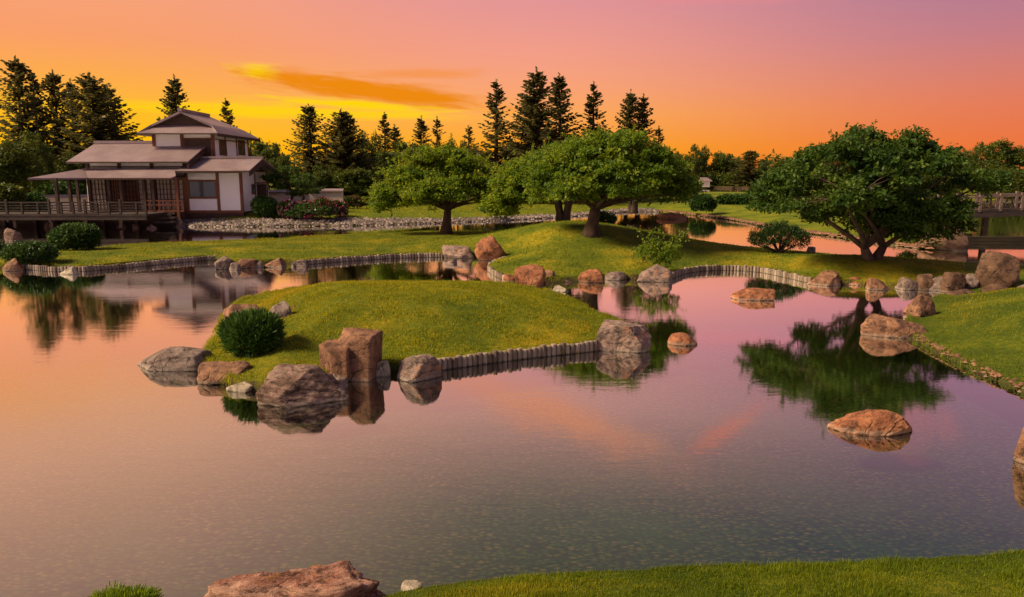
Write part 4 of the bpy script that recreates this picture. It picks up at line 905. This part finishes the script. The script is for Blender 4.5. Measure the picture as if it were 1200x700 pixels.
for k, (x0, x1, yt, yb, zg, Yq, lb) in enumerate([
    (1046, 1128, 258, 290, .3, 35, 'dark evergreen bush at the water behind the trunk of the largest tree'), (1096, 1140, 236, 258, .4, 60, 'dark bush under the left end of the arched bridge'), (1140, 1215, 196, 232, .5, 100, 'broad dark thicket behind the bridge railing'), (1060, 1130, 198, 232, .5, 104, 'thicket seen between the largest tree and the bridge'), (1190, 1270, 190, 236, .5, 98, 'thicket behind the bridge cut by the right edge')]):
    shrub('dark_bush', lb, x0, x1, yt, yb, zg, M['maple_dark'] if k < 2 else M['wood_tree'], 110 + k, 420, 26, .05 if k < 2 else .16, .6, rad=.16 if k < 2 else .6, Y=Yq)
# umbrella shaped pine shrub on the crest
def umbrella_pine():
    rg = np.random.default_rng(61); b = gp(913, 296, .38); t = empty('umbrella_pine', b, 'umbrella shaped little pine with bare stems on the peninsula crest', 'pine')
    bl = blob_px([(880, 945, 264, 286, 0, .8), (878, 912, 270, 291, -.2, .6), (914, 949, 270, 291, .1, .6), (895, 935, 261, 280, .2, .6)], b.y)
    P, d = sample_blobs(bl, 420, rg, .55, False); m = len(P) * 26
    c = np.repeat(P, 26, 0) + rg.normal(0, .05, (m, 3)); a = unit(np.repeat(d, 26, 0) * .6 + [0, 0, .8] + rg.normal(0, .5, (m, 3))); s = .045 * rg.uniform(.6, 1.5, (m, 1))
    V, F = leafquads(c + a * s, a * s, unit(np.cross(a, rg.normal(0, 1, (m, 3)))) * s * .25, rg)
    link('crown', np_mesh('crown', V, F, np.repeat(rg.uniform(0, 1, m), 4)), M['pine_dark'], t)
    mb = MB(); limbs(mb, b, b - Vector((0, 0, .05)), [P[i] for i in rg.choice(len(P), 14)], .04, rg, 5, .008, .1); mb.build('stem', M['bark'], t, True)
umbrella_pine()
# leafy weed plant on the near slope of the mound
def weed():
    rg = np.random.default_rng(62); b = gp(772, 308, .5); t = empty('leafy_weed', b, 'loose leafy weed plant with tall thin shoots above the pinkish boulder', 'plant')
    bl = blob_px([(745, 805, 276, 306, 0, .5), (735, 775, 286, 308, .1, .4), (760, 800, 284, 312, -.1, .4)], b.y); P, d = sample_blobs(bl, 190, rg, .3, False)
    V, F, tn = clump_leaves(P, d, .12, .8, 14, .04, rg, .1); mb = MB()
    for k in range(26):
        x = rg.uniform(738, 808); top = pix(x, rg.uniform(264, 282), b.y + rg.normal(0, .2)); r_ = b + Vector((rg.normal(0, .25), rg.normal(0, .1), 0)); m_ = r_.lerp(top, .5) + Vector((0, 0, .1)); mb.tube([r_, m_, top], [.008, .006, .003], 4)
        c = np.array([r_.lerp(top, s)[:] for s in rg.uniform(.4, 1, 12)]) + rg.normal(0, .03, (12, 3)); a = unit(rg.normal(0, 1, c.shape)); V2, F2 = leafquads(c, a * .045, unit(np.cross(a, rg.normal(0, 1, c.shape))) * .025, rg)
        F = np.concatenate([F, F2 + len(V)]); V = np.concatenate([V, V2]); tn = np.concatenate([tn, np.full(len(V2), .8)])
    link('leaves', np_mesh('leaves', V, F, tn), M['maple'], t); mb.build('stem', M['shrub'], t)
weed()
# layered garden pines beside the wall
def layered_pine(label, x, Y, zg, pads, seed, xb):
    rg = np.random.default_rng(seed); base = Vector((pix(xb, 240, Y).x, Y, zg)); t = empty('layered_pine', base, label, 'pine'); Vs = []; Fs = []; Ts = []; nv = 0; mb = MB(); top = pix(x, pads[0][2], Y)
    path = [base - Vector((0, 0, .2)), base.lerp(top, .4) + Vector((.25, 0, 0)), base.lerp(top, .7) - Vector((.2, 0, 0)), top]; mb.tube(path, [.13, .1, .07, .03], 7)
    bl = blob_px([(a, b, yt, yb, dY, 1.) for a, b, yt, yb, dY in pads], Y); P, d = sample_blobs(bl, 60 * len(pads), rg, .4, False)
    V, F, tn = clump_leaves(P, d, .22, .45, 22, .08, rg, .1, .35)
    for B in bl:
        c = Vector(B[:3]); k = min(1, max(0, (c.z - base.z) / (top.z - base.z))); mb.tube([base.lerp(top, max(k - .12, 0)), c], [.05, .02], 5)
    link('crown', np_mesh('crown', V, F, tn), M['maple_dark'], t); mb.build('trunk', M['bark'], t, True)
layered_pine('layered garden pine with flat pads before the white wall, left one', 335, 55, .9, [(318, 352, 194, 204, 0), (305, 336, 204, 213, .3), (335, 372, 203, 212, -.3), (316, 350, 212, 221, .2), (345, 365, 216, 224, 0)], 63, 341)
layered_pine('layered garden pine with flat pads before the white wall, right one', 355, 54, .9, [(340, 374, 208, 217, 0), (352, 380, 218, 227, 0), (338, 360, 222, 230, .3)], 64, 350)
# flowering bushes
def petalmat(name, c1, c2):
    m, N, L = material(name); at = N.new('ShaderNodeAttribute'); at.attribute_name = 'tint'
    out(N, L, principled(N, L, nramp(N, L, at.outputs['Fac'], [(0, c1), (.8, c1), (.9, c2)]), .7, None, .2)); return m
M['petal_pink'] = petalmat('pink_petals', (.42, .05, .12), (.75, .5, .5)); M['petal_red'] = petalmat('red_petals', (.30, .03, .04), (.5, .12, .12)); M['petal_mag'] = petalmat('magenta_petals', (.34, .04, .16), (.7, .45, .5))
for i, (x0, x1, yt, yb, z, pm, lb) in enumerate([
    (325, 352, 234, 252, .72, 'petal_mag', 'magenta flowering bush beside the ball shaped bush'), (345, 372, 236, 252, .72, 'petal_pink', 'bush dotted with white and pink flowers'), (366, 392, 232, 252, .72, 'petal_red', 'tall red flowering bush before the white wall'),
    (386, 408, 235, 251, .72, 'petal_pink', 'pink flowering bush at the lawn end of the flower bed'), (398, 430, 230, 242, .95, 'petal_red', 'low red flowers running back along the lawn'), (328, 400, 241, 253, .7, 'petal_mag', 'low green border with few magenta flowers at the stone bank')]):
    t, bl = shrub('flowering_bush', lb, x0, x1, yt, yb, z, M['shrub'], 80 + i, 260, 22, .07, .5, 'flowers', .18)
    rg = np.random.default_rng(90 + i); P, d = sample_blobs(bl, 340 if i < 5 else 120, rg, .9, False); P = (P + d * .12)[:int(len(P) * .6)]; n = len(P)
    cs = np.repeat(P, 4, 0); a = unit(rg.normal(0, 1, cs.shape)); V, F = leafquads(cs, a * .055, unit(np.cross(a, rg.normal(0, 1, cs.shape))) * .05, rg)
    link('blossom', np_mesh('blossom', V, F, np.repeat(rg.uniform(0, 1, n), 16)), M[pm], t)['kind'] = 'stuff'

# ------------------------------------------------------------------ the pavilion
YF = 52.0
hb = pix(250, 250, YF)
house = empty('tea_pavilion', (hb.x, YF, .8), 'white walled Japanese pavilion with stacked mauve roofs and red timber posts', 'pavilion')
def hbox(name, mat, a, b, parent=None): return MB().box(a, b).build(name, M[mat], parent or house)
def X(px, y, Y): return pix(px, y, Y).x
ZB = zat(250, YF)
# right wing ---------------------------------------------------------
xw0, xw1 = X(219, 225, YF), X(284, 225, YF); YB = YF / .902; ztop = zat(201, YF)
hbox('wall', 'plaster', (xw0, YF, ZB - .1), (xw1 - .02, YF + .2, ztop + .1))
hbox('wall', 'plaster', (xw1 - .2, YF + .2, ZB - .1), (xw1 - .03, YB, ztop + .1))
hbox('foundation', 'dark_timber', (xw0, YF - .04, ZB - .5), (xw1, YB, ZB + .1))
for px in (219.5, 255.8, 283): hbox('post', 'timber', (X(px, 225, YF) - .1, YF - .06, ZB), (X(px, 225, YF) + .1, YF + .06, ztop + .05))
hbox('beam', 'timber', (xw0, YF - .045, zat(203, YF)), (xw1, YF + .04, zat(201.5, YF)))
hbox('sill_beam', 'timber', (xw0, YF - .05, ZB + .02), (xw1 + .02, YF + .04, ZB + .2))
def window(mat, x0, x1, z0, z1, y, n, par=None, horiz=1, glass='glass', fr=.07):
    w = MB(); w.box((x0, y - .05, z0), (x1, y + .03, z0 + fr)); w.box((x0, y - .05, z1 - fr), (x1, y + .03, z1)); w.box((x0, y - .048, z0 + fr), (x0 + fr, y + .03, z1 - fr)); w.box((x1 - fr, y - .048, z0 + fr), (x1, y + .03, z1 - fr))
    for k in range(1, n): xx = x0 + (x1 - x0) * k / n; w.box((xx - .03, y - .046, z0 + fr), (xx + .03, y + .03, z1 - fr))
    o = w.build('window', M[mat], house)
    for k in range(n):
        a, b = x0 + (x1 - x0) * k / n + .02, x0 + (x1 - x0) * (k + 1) / n - .02
        g = MB().box((a, y - .02, z0 + fr * .5), (b, y + .01, z1 - fr * .5)).build('pane', M[glass], house); g.parent = o; g.location = (0, 0, 0)
    return o
window('timber', X(220.5, 220, YF), X(255, 220, YF), zat(233, YF), zat(211, YF), YF - .03, 2, fr=.13)
# side wall (faces +X): posts, small window, door
def sideX(px, y, xw): return (FPX * CP - (y - 350) * SP) * xw / (px - 600)      # depth where the viewing ray meets the plane x = xw
for px in (299.5, 313.5):
    yy = sideX(px, 225, xw1); hbox('post', 'timber', (xw1 - .04, yy - .06, ZB), (xw1 + .03, yy + .06, zat(203, yy)))
ya, yb_ = sideX(295, 220, xw1), sideX(298.5, 220, xw1); w_ = hbox('window', 'timber', (xw1 - .03, ya, zat(228, ya)), (xw1 + .02, yb_, zat(216, ya)))
g_ = MB().box((xw1, ya + .08, zat(228, ya) + .08), (xw1 + .028, yb_ - .08, zat(216, ya) - .08)).build('pane', M['glass'], house); g_.parent = w_; g_.location = (0, 0, 0)
ya, yb_ = sideX(301.5, 225, xw1), sideX(312, 225, xw1); hbox('door', 'dark_timber', (xw1 - .03, ya, ZB), (xw1 + .035, yb_, zat(216, (ya + yb_) / 2)))
hbox('beam', 'timber', (xw1 - .02, sideX(300, 215, xw1), zat(215.5, YF + 3)), (xw1 + .045, YB, zat(214, YF + 3)))
hbox('beam', 'timber', (xw1 - .02, YF, ztop - .02), (xw1 + .04, YB, ztop + .12))
# wing roof: ridge parallel to X
Ye = 50.6; Yr = Ye / .948; Yb = Ye / .873
eL, eR = pix(205, 201, Ye), pix(292, 200, Ye); rL, rR = pix(232, 186.5, Yr), pix(308, 185.5, Yr); bL, bR = Vector((rL.x, Yb, pix(331, 204, Yb).z)), pix(331, 204, Yb)
ov = .0
def roof(name, pts, t=.10, mat='roof'): return MB().slab(pts, t).build(name, M[mat], house)
roof('roof_slope', [eL, eR, rR, rL]); roof('roof_slope', [rL + Vector((0, .01, 0)), rR + Vector((0, .01, 0)), bR, bL])
hbox('ridge_cap', 'roof', (rL.x, Yr - .12, rR.z - .03), (rR.x + .05, Yr + .12, rR.z + .13))
# barge boards + gable infill
def barge(p, q, off=.0, h=.26):
    d = (q - p); n = MB(); a, b = p.copy(), q.copy(); a.x += off; b.x += off; n.slab([a + Vector((0, 0, -.14)), b + Vector((0, 0, -.14)), b + Vector((.09, 0, -.14)), a + Vector((.09, 0, -.14))], h); return n.build('barge_board', M['dark_timber'], house)
barge(eR, rR, -.05); barge(rR, bR, -.05)
tri = MB(); x_ = xw1 - .1; tri.slab([(x_, YF, ztop), (x_, YB, ztop), (x_, Yr, rR.z - .2)], .1, (-1, 0, 0)); tri.build('gable', M['plaster'], house)
hbox('eave_board', 'dark_timber', (eL.x, Ye - .03, eR.z - .12), (eR.x, Ye + .03, eR.z - .02))
# left hall: skirt roof, clerestory wall, gable roof
Ys = 49.6; Yc = 51.6
sL, sR = pix(103, 208.5, Ys), pix(200, 208.5, Ys); cL, cR = pix(99, 197.5, Yc), pix(222, 197, Yc)
roof('skirt_roof', [sL, sR, pix(206, 206, Ys + .3), eL, pix(222, 197, Yc), cL])
fl = pix(32, 209, 46.2); roof('skirt_roof', [fl, sL - Vector((.01, 0, 0)), cL - Vector((.01, 0, 0))]); 
roof('skirt_roof', [fl + Vector((0, .02, -.02)), cL + Vector((0, .02, -.02)), Vector((cL.x - .5, 58, cL.z - .1)), Vector((fl.x - .4, 58, fl.z))])
hbox('eave_board', 'dark_timber', (sL.x, Ys - .03, sL.z - .12), (sR.x, Ys + .03, sL.z - .02))
zc0, zc1 = cL.z - .1, zat(187, 52.2)
hbox('wall', 'plaster', (X(105, 190, 52.2), 52.2, zat(206, 52.2)), (X(216, 190, 52.2), 52.4, zc1 + .15))
for px in (102, 139.5, 177.5, 216): hbox('post', 'dark_timber', (X(px, 190, 52.2) - .12, 52.12, zc0), (X(px, 190, 52.2) + .12, 52.22, zc1 + .1))
hbox('beam', 'dark_timber', (X(102, 190, 52.2), 52.10, zat(196.5, 52.2)), (X(216, 190, 52.2), 52.17, zat(195, 52.2)))
Y1 = 51.0; Y2 = Y1 * 1.071; Y3 = Y1 * 1.14
g0, g1 = pix(77, 190, Y1), pix(220, 189.3, Y1); r0_, r1_ = pix(111, 168.5, Y2), pix(245, 167.8, Y2); k0, k1 = Vector((g0.x, Y3, g0.z + .1)), pix(262, 185.5, Y3)
roof('roof_slope', [g0, g1, r1_, r0_]); roof('roof_slope', [r0_ + Vector((0, .01, 0)), r1_ + Vector((0, .01, 0)), k1, k0])
hbox('ridge_cap', 'roof', (r0_.x, Y2 - .14, r1_.z - .05), (r1_.x + .05, Y2 + .14, r1_.z + .16))
hbox('eave_board', 'dark_timber', (g0.x, Y1 - .03, g1.z - .12), (g1.x, Y1 + .03, g1.z - .02))
barge(g1, r1_, -.05, .3); barge(r1_, k1, -.05, .3)
xg = X(217, 190, 52.2); tri = MB(); tri.slab([(xg, 52.2, zc1), (xg, 57.3, zc1), (xg, Y2, r1_.z - .3)], .12, (-1, 0, 0)); tri.build('gable', M['plaster'], house)
hbox('wall', 'plaster', (xg - .15, 52.2, zat(206, 52.2)), (xg, 57.3, zc1 + .02))
hbox('finial', 'dark_timber', (X(185, 168, Y2) - .14, Y2 - .1, r1_.z + .1), (X(185, 168, Y2) + .14, Y2 + .1, r1_.z + .42)); hbox('finial', 'dark_timber', (X(185, 168, Y2) - .26, Y2 - .12, r1_.z + .42), (X(185, 168, Y2) + .26, Y2 + .12, r1_.z + .56))
# hall body behind the veranda
YH = 52.2; zf = 1.0; zt_ = zat(209, YH)
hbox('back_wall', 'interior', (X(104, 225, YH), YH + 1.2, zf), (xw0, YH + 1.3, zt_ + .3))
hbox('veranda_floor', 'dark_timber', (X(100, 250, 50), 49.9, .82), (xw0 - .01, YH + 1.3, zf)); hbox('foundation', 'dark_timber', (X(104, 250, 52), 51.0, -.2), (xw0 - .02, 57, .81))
hbox('ceiling_board', 'dark_timber', (sL.x + .2, Ys + .3, zt_ + .04), (xw0, YH + 1.2, zt_ + .12))
hbox('wall', 'plaster', (X(104, 225, YH) - .1, YH, zf), (X(104, 225, YH), 57, zt_ + .3))
def panel(px0, px1, mat, y=YH, kx=4, kz=6):
    x0, x1 = X(px0, 225, y), X(px1, 225, y); o = MB().box((x0, y, zf + .02), (x1, y + .04, zt_)).build('sliding_panel', M[mat], house)
    g = MB()
    for i in range(kx + 1): xx = x0 + (x1 - x0) * i / kx; g.box((xx - .025, y - .035, zf + .03), (xx + .025, y - .002, zt_ - .01))
    for i in range(kz + 1): zz = zf + .05 + (zt_ - zf - .1) * i / kz; g.box((x0 + .03, y - .03, zz - .02), (x1 - .03, y - .003, zz + .02))
    q = g.build('lattice', M['timber' if mat == 'interior' else 'grey_timber'], house); q.parent = o; q.location = (0, 0, 0)
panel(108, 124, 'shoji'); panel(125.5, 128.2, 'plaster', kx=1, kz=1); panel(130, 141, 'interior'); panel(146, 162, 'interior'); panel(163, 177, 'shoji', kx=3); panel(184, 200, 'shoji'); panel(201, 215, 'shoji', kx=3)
for px, w in ((105.5, 3.2), (128.8, 1.4), (143.5, 5), (162.5, 1.2), (180.5, 5.), (200.5, 1.3), (217, 4)):
    hbox('post', 'timber', (X(px - w / 2, 225, YH), YH - .1, zf), (X(px + w / 2, 225, YH), YH - .04, zt_ + .1))
hbox('beam', 'timber', (X(104, 210, YH), YH - .16, zt_ - .12), (xw0, YH - .101, zt_ + .05))
for px in (65, 80.5, 90, 104, 127, 141, 168, 178.5, 206.5):
    Yp = {65: 47.6, 80.5: 49.6, 90: 51.5}.get(px, 50.0); p = pix(px, 210, Yp); hbox('post', 'dark_timber' if px < 200 else 'timber', (p.x - .09, Yp - .09, .0 if px > 200 else .9), (p.x + .09, Yp + .09, p.z + .05))
# veranda bench and low red rail
for z0, z1 in ((1.0, 1.12), (1.42, 1.52), (1.72, 1.8)): hbox('rail', 'timber', (X(169, 245, 50), 49.93, z0), (X(216, 245, 50), 50.0, z1))
for k in range(9): xx = X(170, 245, 50) + (X(215, 245, 50) - X(170, 245, 50)) * k / 8; hbox('baluster', 'timber', (xx - .04, 49.94, 1.12), (xx + .04, 49.99, 1.72))
hbox('step', 'grey_timber', (X(182, 253, 49), 48.7, .3), (X(204, 253, 49), 49.6, .42)); hbox('step', 'grey_timber', (X(184, 253, 49), 49.2, .55), (X(202, 253, 49), 49.8, .67))
# upper storey ------------------------------------------------------------
Yt = 54.0; Ytb = 61.0; tx0, tx1 = X(180, 165, Yt), X(250, 165, Yt); z0t, z1t = 4.6, zat(156, Yt) + .15
hbox('wall', 'plaster', (tx0, Yt, z0t), (tx1 - .02, Yt + .2, z1t)); hbox('wall', 'plaster', (tx1 - .2, Yt + .2, 3.6), (tx1 - .02, Ytb, z1t)); hbox('wall', 'plaster', (tx0, Yt + .2, z0t), (tx0 + .2, Ytb, z1t))
for px in (180.5, 213.5, 249.5): hbox('post', 'timber', (X(px, 165, Yt) - .12, Yt - .06, z0t), (X(px, 165, Yt) + .12, Yt + .02, z1t))
hbox('window', 'dark_timber', (X(215, 166, Yt), Yt - .05, z0t), (X(247, 166, Yt), Yt - .01, zat(162.5, Yt))); hbox('beam', 'timber', (X(213, 165, Yt), Yt - .07, zat(163.3, Yt)), (X(249, 165, Yt), Yt - .04, zat(161.8, Yt)))
for px in (264.5, 277.5, 290.8):
    yy = sideX(px, 175, tx1); hbox('post', 'timber', (tx1 - .05, yy - .07, 3.6), (tx1 + .03, yy + .07, z1t))
hbox('beam', 'timber', (tx1 - .05, Yt, zat(163.5, Yt)), (tx1 + .02, Ytb, zat(162.3, Yt)))
for a, b in ((257, 265), (279, 286.5)):
    ya, yb_ = sideX(a, 170, tx1), sideX(b, 170, tx1); zt2, zb2 = zat(164, ya), zat(182, ya); f = MB()
    for u0, u1 in ((ya, ya + .1), ((ya + yb_) / 2 - .04, (ya + yb_) / 2 + .04), (yb_ - .1, yb_)): f.box((tx1 - .01, u0, zb2), (tx1 + .045, u1, zt2))
    for v0 in (zb2, (zb2 + zt2) / 2, zt2 - .08): f.box((tx1 - .01, ya, v0), (tx1 + .04, yb_, v0 + .07))
    o = f.build('window', M['timber'], house); g_ = MB().box((tx1 - .01, ya, zb2), (tx1 + .012, yb_, zt2)).build('pane', M['glass_warm'], house); g_.parent = o; g_.location = (0, 0, 0)
Ye2 = 53.0; zE = zat(156, Ye2); xl, xr = X(160, 156, Ye2), X(255, 156, Ye2); xc = (xl + xr) / 2; Yap = 54.2; zap = zat(130.5, Yap); Ybk = 61.8
xr1 = xc + (xr - xc) * .72; xl1 = xc - (xc - xl) * .72; zm = zE + (zap - zE) * .38
Lk = Vector
roof('upper_roof_skirt', [Lk((xl, Ye2, zE)), Lk((xr, Ye2, zE)), Lk((xr1, Yap, zm)), Lk((xl1, Yap, zm))])
roof('upper_roof_slope', [Lk((xr, Ye2, zE)), Lk((xr, Ybk, zE)), Lk((xr1, Ybk - 1.3, zm)), Lk((xc, 58.6, zap)), Lk((xc, Yap - .45, zap)), Lk((xr1 + .1, Yap - .45, zm + .02))], .16)
roof('upper_roof_slope', [Lk((xl, Ybk, zE)), Lk((xl, Ye2, zE)), Lk((xl1 - .1, Yap - .45, zm + .02)), Lk((xc, Yap - .45, zap)), Lk((xc, 58.6, zap)), Lk((xl1, Ybk - 1.3, zm))], .16)
roof('upper_roof_slope', [Lk((xr, Ybk + .01, zE)), Lk((xl, Ybk + .01, zE)), Lk((xc, 58.62, zap))], .12)
tri = MB(); tri.slab([(xl1, Yap, zm - .05), (xr1, Yap, zm - .05), (xc, Yap, zap - .1)], .1, (0, 1, 0)); tri.build('gable', M['dark_timber'], house)
hbox('ridge_cap', 'roof', (xc - .14, Yap - .5, zap - .04), (xc + .14, 58.7, zap + .16))
hbox('eave_board', 'dark_timber', (xl, Ye2 - .03, zE - .1), (xr, Ye2 + .03, zE - .02)); hbox('eave_board', 'dark_timber', (xr - .03, Ye2, zE - .22), (xr + .03, Ybk, zE - .03))

# boardwalk with railing --------------------------------------------------
bw = empty('boardwalk', (X(60, 250, 47), 47, 1.0), 'weathered grey boardwalk with slatted railing over the water before the pavilion', 'boardwalk')
bx0, bx1 = X(-60, 250, 47), X(172, 250, 47)
def wb(name, mat, a, b): return MB().box(a, b).build(name, M[mat], bw)
wb('deck', 'grey_timber', (bx0, 46.9, .88), (bx1, 49.8, 1.0)); wb('fascia', 'grey_timber', (bx0, 46.93, .62), (bx1, 47.05, .878))
for z0, z1 in ((1.70, 1.79), (1.52, 1.58), (1.36, 1.42), (1.2, 1.26)): wb('rail', 'grey_timber', (bx0, 46.97, z0), (bx1, 47.03, z1))
for px in (-30, -12, 8, 26, 44.7, 57.7, 72, 86, 100, 114, 128, 141, 160, 171):
    p = X(px, 245, 47); tall = px in (57.7, 100, 141, 8); wb('railing_post', 'grey_timber', (p - (.07 if tall else .05), 46.94, .5 if tall else 1.0), (p + (.07 if tall else .05), 47.06, 1.95 if tall else 1.7))
for px in (18, 61, 101, 142, -20): p = X(px, 260, 47.3); wb('support_post', 'dark_timber', (p - .1, 47.2, .1), (p + .1, 47.4, .88)); wb('support_post', 'dark_timber', (p - .1, 49.2, -.4), (p + .1, 49.4, .88))
wb('under_deck_shade', 'interior', (bx0, 49.45, -.5), (bx1 + .4, 49.6, .87))  # added dark sheet standing in for the shade beneath the deck
# garden walls ---------------------------------------------------------------
def gwall(label, x0, x1, yt, yb, Y, zb=.7, Y2_=None):
    a, b = X(x0, yt, Y), X(x1, yt, Y); zt = zat(yt, Y); t = empty('garden_wall', ((a + b) / 2, Y, zb), label, 'wall', 'white garden walls')
    MB().box((a, Y, zb - .3), (b, Y + .25, zt - .14)).build('wall_panel', M['plaster_wall'], t); MB().slab([(a - .1, Y - .18, zt - .13), (b + .1, Y - .18, zt - .13), (b + .1, Y + .12, zt + .02), (a - .1, Y + .12, zt + .02)], .1).build('coping', M['roof'], t)
    MB().slab([(a - .1, Y + .121, zt + .02), (b + .1, Y + .121, zt + .02), (b + .1, Y + .42, zt - .13), (a - .1, Y + .42, zt - .13)], .1).build('coping', M['roof'], t)
gwall('cream garden wall with dark coping right of the pavilion', 312, 362, 223, 248, 60); gwall('pinkish end stretch of garden wall behind the red flowers', 362, 401, 221.5, 240, 58.5)
gwall('cream wall seen through the railing left of the pavilion', 52, 104, 228.5, 246, 58)

# bridge -----------------------------------------------------------------------
bg_ = empty('arched_bridge', pix(1180, 246, 40), 'weathered timber arched footbridge at the right edge', 'bridge')
def arch(px): 
    t = (px - 1100) / 130.; return 1.33 + .42 * t - .14 * t * t
def bridge_beam(name, z0, z1, y0, y1, p0=1112, p1=1330, n=14, mat='grey_timber'):
    s = MB(); xs = [pix(p0 + (p1 - p0) * i / n, 240, 40).x for i in range(n + 1)]; zs = [arch(p0 + (p1 - p0) * i / n) for i in range(n + 1)]
    for i in range(n + 1):
        s.V += [(xs[i], y0, zs[i] + z0), (xs[i], y1, zs[i] + z0), (xs[i], y1, zs[i] + z1), (xs[i], y0, zs[i] + z1)]
    for i in range(n):
        for k in range(4): s.F.append([i * 4 + k, i * 4 + (k + 1) % 4, i * 4 + 4 + (k + 1) % 4, i * 4 + 4 + k][::-1])
    s.F.append([0, 1, 2, 3]); s.F.append([n * 4 + k for k in (3, 2, 1, 0)]); s.build(name, M[mat], bg_)
bridge_beam('deck', -.06, .02, 40.0, 42.2); bridge_beam('side_beam', -.30, -.065, 39.98, 40.16); bridge_beam('side_beam', -.30, -.065, 42.04, 42.2)
M['weir_timber'] = simple('wet_timber', (.02, .015, .009), (.045, .033, .02), 4., 1., .3, (.3, 1, 1))
M['rail_timber'] = simple('bridge_rail_timber', (.10, .065, .055), (.19, .135, .115), 4., .8, .3, (.3, 1, 1))
for y0 in (40.0, 42.1):
    bridge_beam('top_rail', .78, .87, y0 - .02, y0 + .09, mat='rail_timber'); bridge_beam('middle_rail', .42, .49, y0, y0 + .07, mat='rail_timber'); bridge_beam('kerb_rail', .02, .14, y0 - .01, y0 + .08)
    for px in (1126, 1149, 1173, 1198, 1222, 1248): p = pix(px, 240, 40); MB().box((p.x - .07, y0 - .03, arch(px) + .02), (p.x + .07, y0 + .1, arch(px) + .98)).build('railing_post', M['rail_timber'], bg_)
    for px in (1138, 1161, 1186, 1210): p = pix(px, 240, 40); MB().box((p.x - .04, y0, arch(px) + .14), (p.x + .04, y0 + .07, arch(px) + .78)).build('baluster', M['grey_timber'], bg_)
for px in (1150, 1225): p = pix(px, 240, 41); MB().box((p.x - .12, 40.4, -.5), (p.x + .12, 40.64, arch(px) - .06)).build('pier', M['dark_timber'], bg_)
we = empty('timber_weir', pix(1170, 285, 37.6), 'low timber retaining wall standing in the water below the bridge', 'wall')
xa, xb = pix(1133, 280, 37.6).x, pix(1300, 280, 37.6).x
for z0, z1 in ((-.4, .10), (.11, .22), (.23, .34)): MB().box((xa + z0 * .1, 37.6 - z0 * .02, z0), (xb, 37.85, z1)).build('plank', M['weir_timber'], we)
# low lakeside kerb and boat-house speck on far shore
fb = empty('far_shed', (X(826, 212, 188), 188, .55), 'small pale shed among trees on the far lake shore', 'shed')
a, b = X(821, 212, 188), X(832, 212, 188); MB().box((a, 188, .4), (b, 191, zat(212, 188))).build('wall', M['plaster_wall'], fb); MB().slab([(a - .5, 187.5, zat(212, 188)), (b + .5, 187.5, zat(212, 188)), (b - .3, 190, zat(208, 190)), (a + .3, 190, zat(208, 190))], .2).build('roof', M['roof'], fb)

# big pink rock at the bottom edge -----------------------------------------------
fr_ = rock_mesh(.92, .58, .42, 911, 6, .12, 17, 1.5, .26, 1.)
o = link('rock', fr_, M['rock_pink'], None, True); o.location = (pix(350, 700, 5.35).x, 5.35, -.05); o.rotation_euler = (0, .03, .1); tag(o, 'large pink layered rock with orange lichen at the bottom edge', 'rock'); FRONT = o
rock(470, 496, 682, 688, 'rock_pale', 'little pale stone where the near grass meets the water', zg=.08, sub=3)
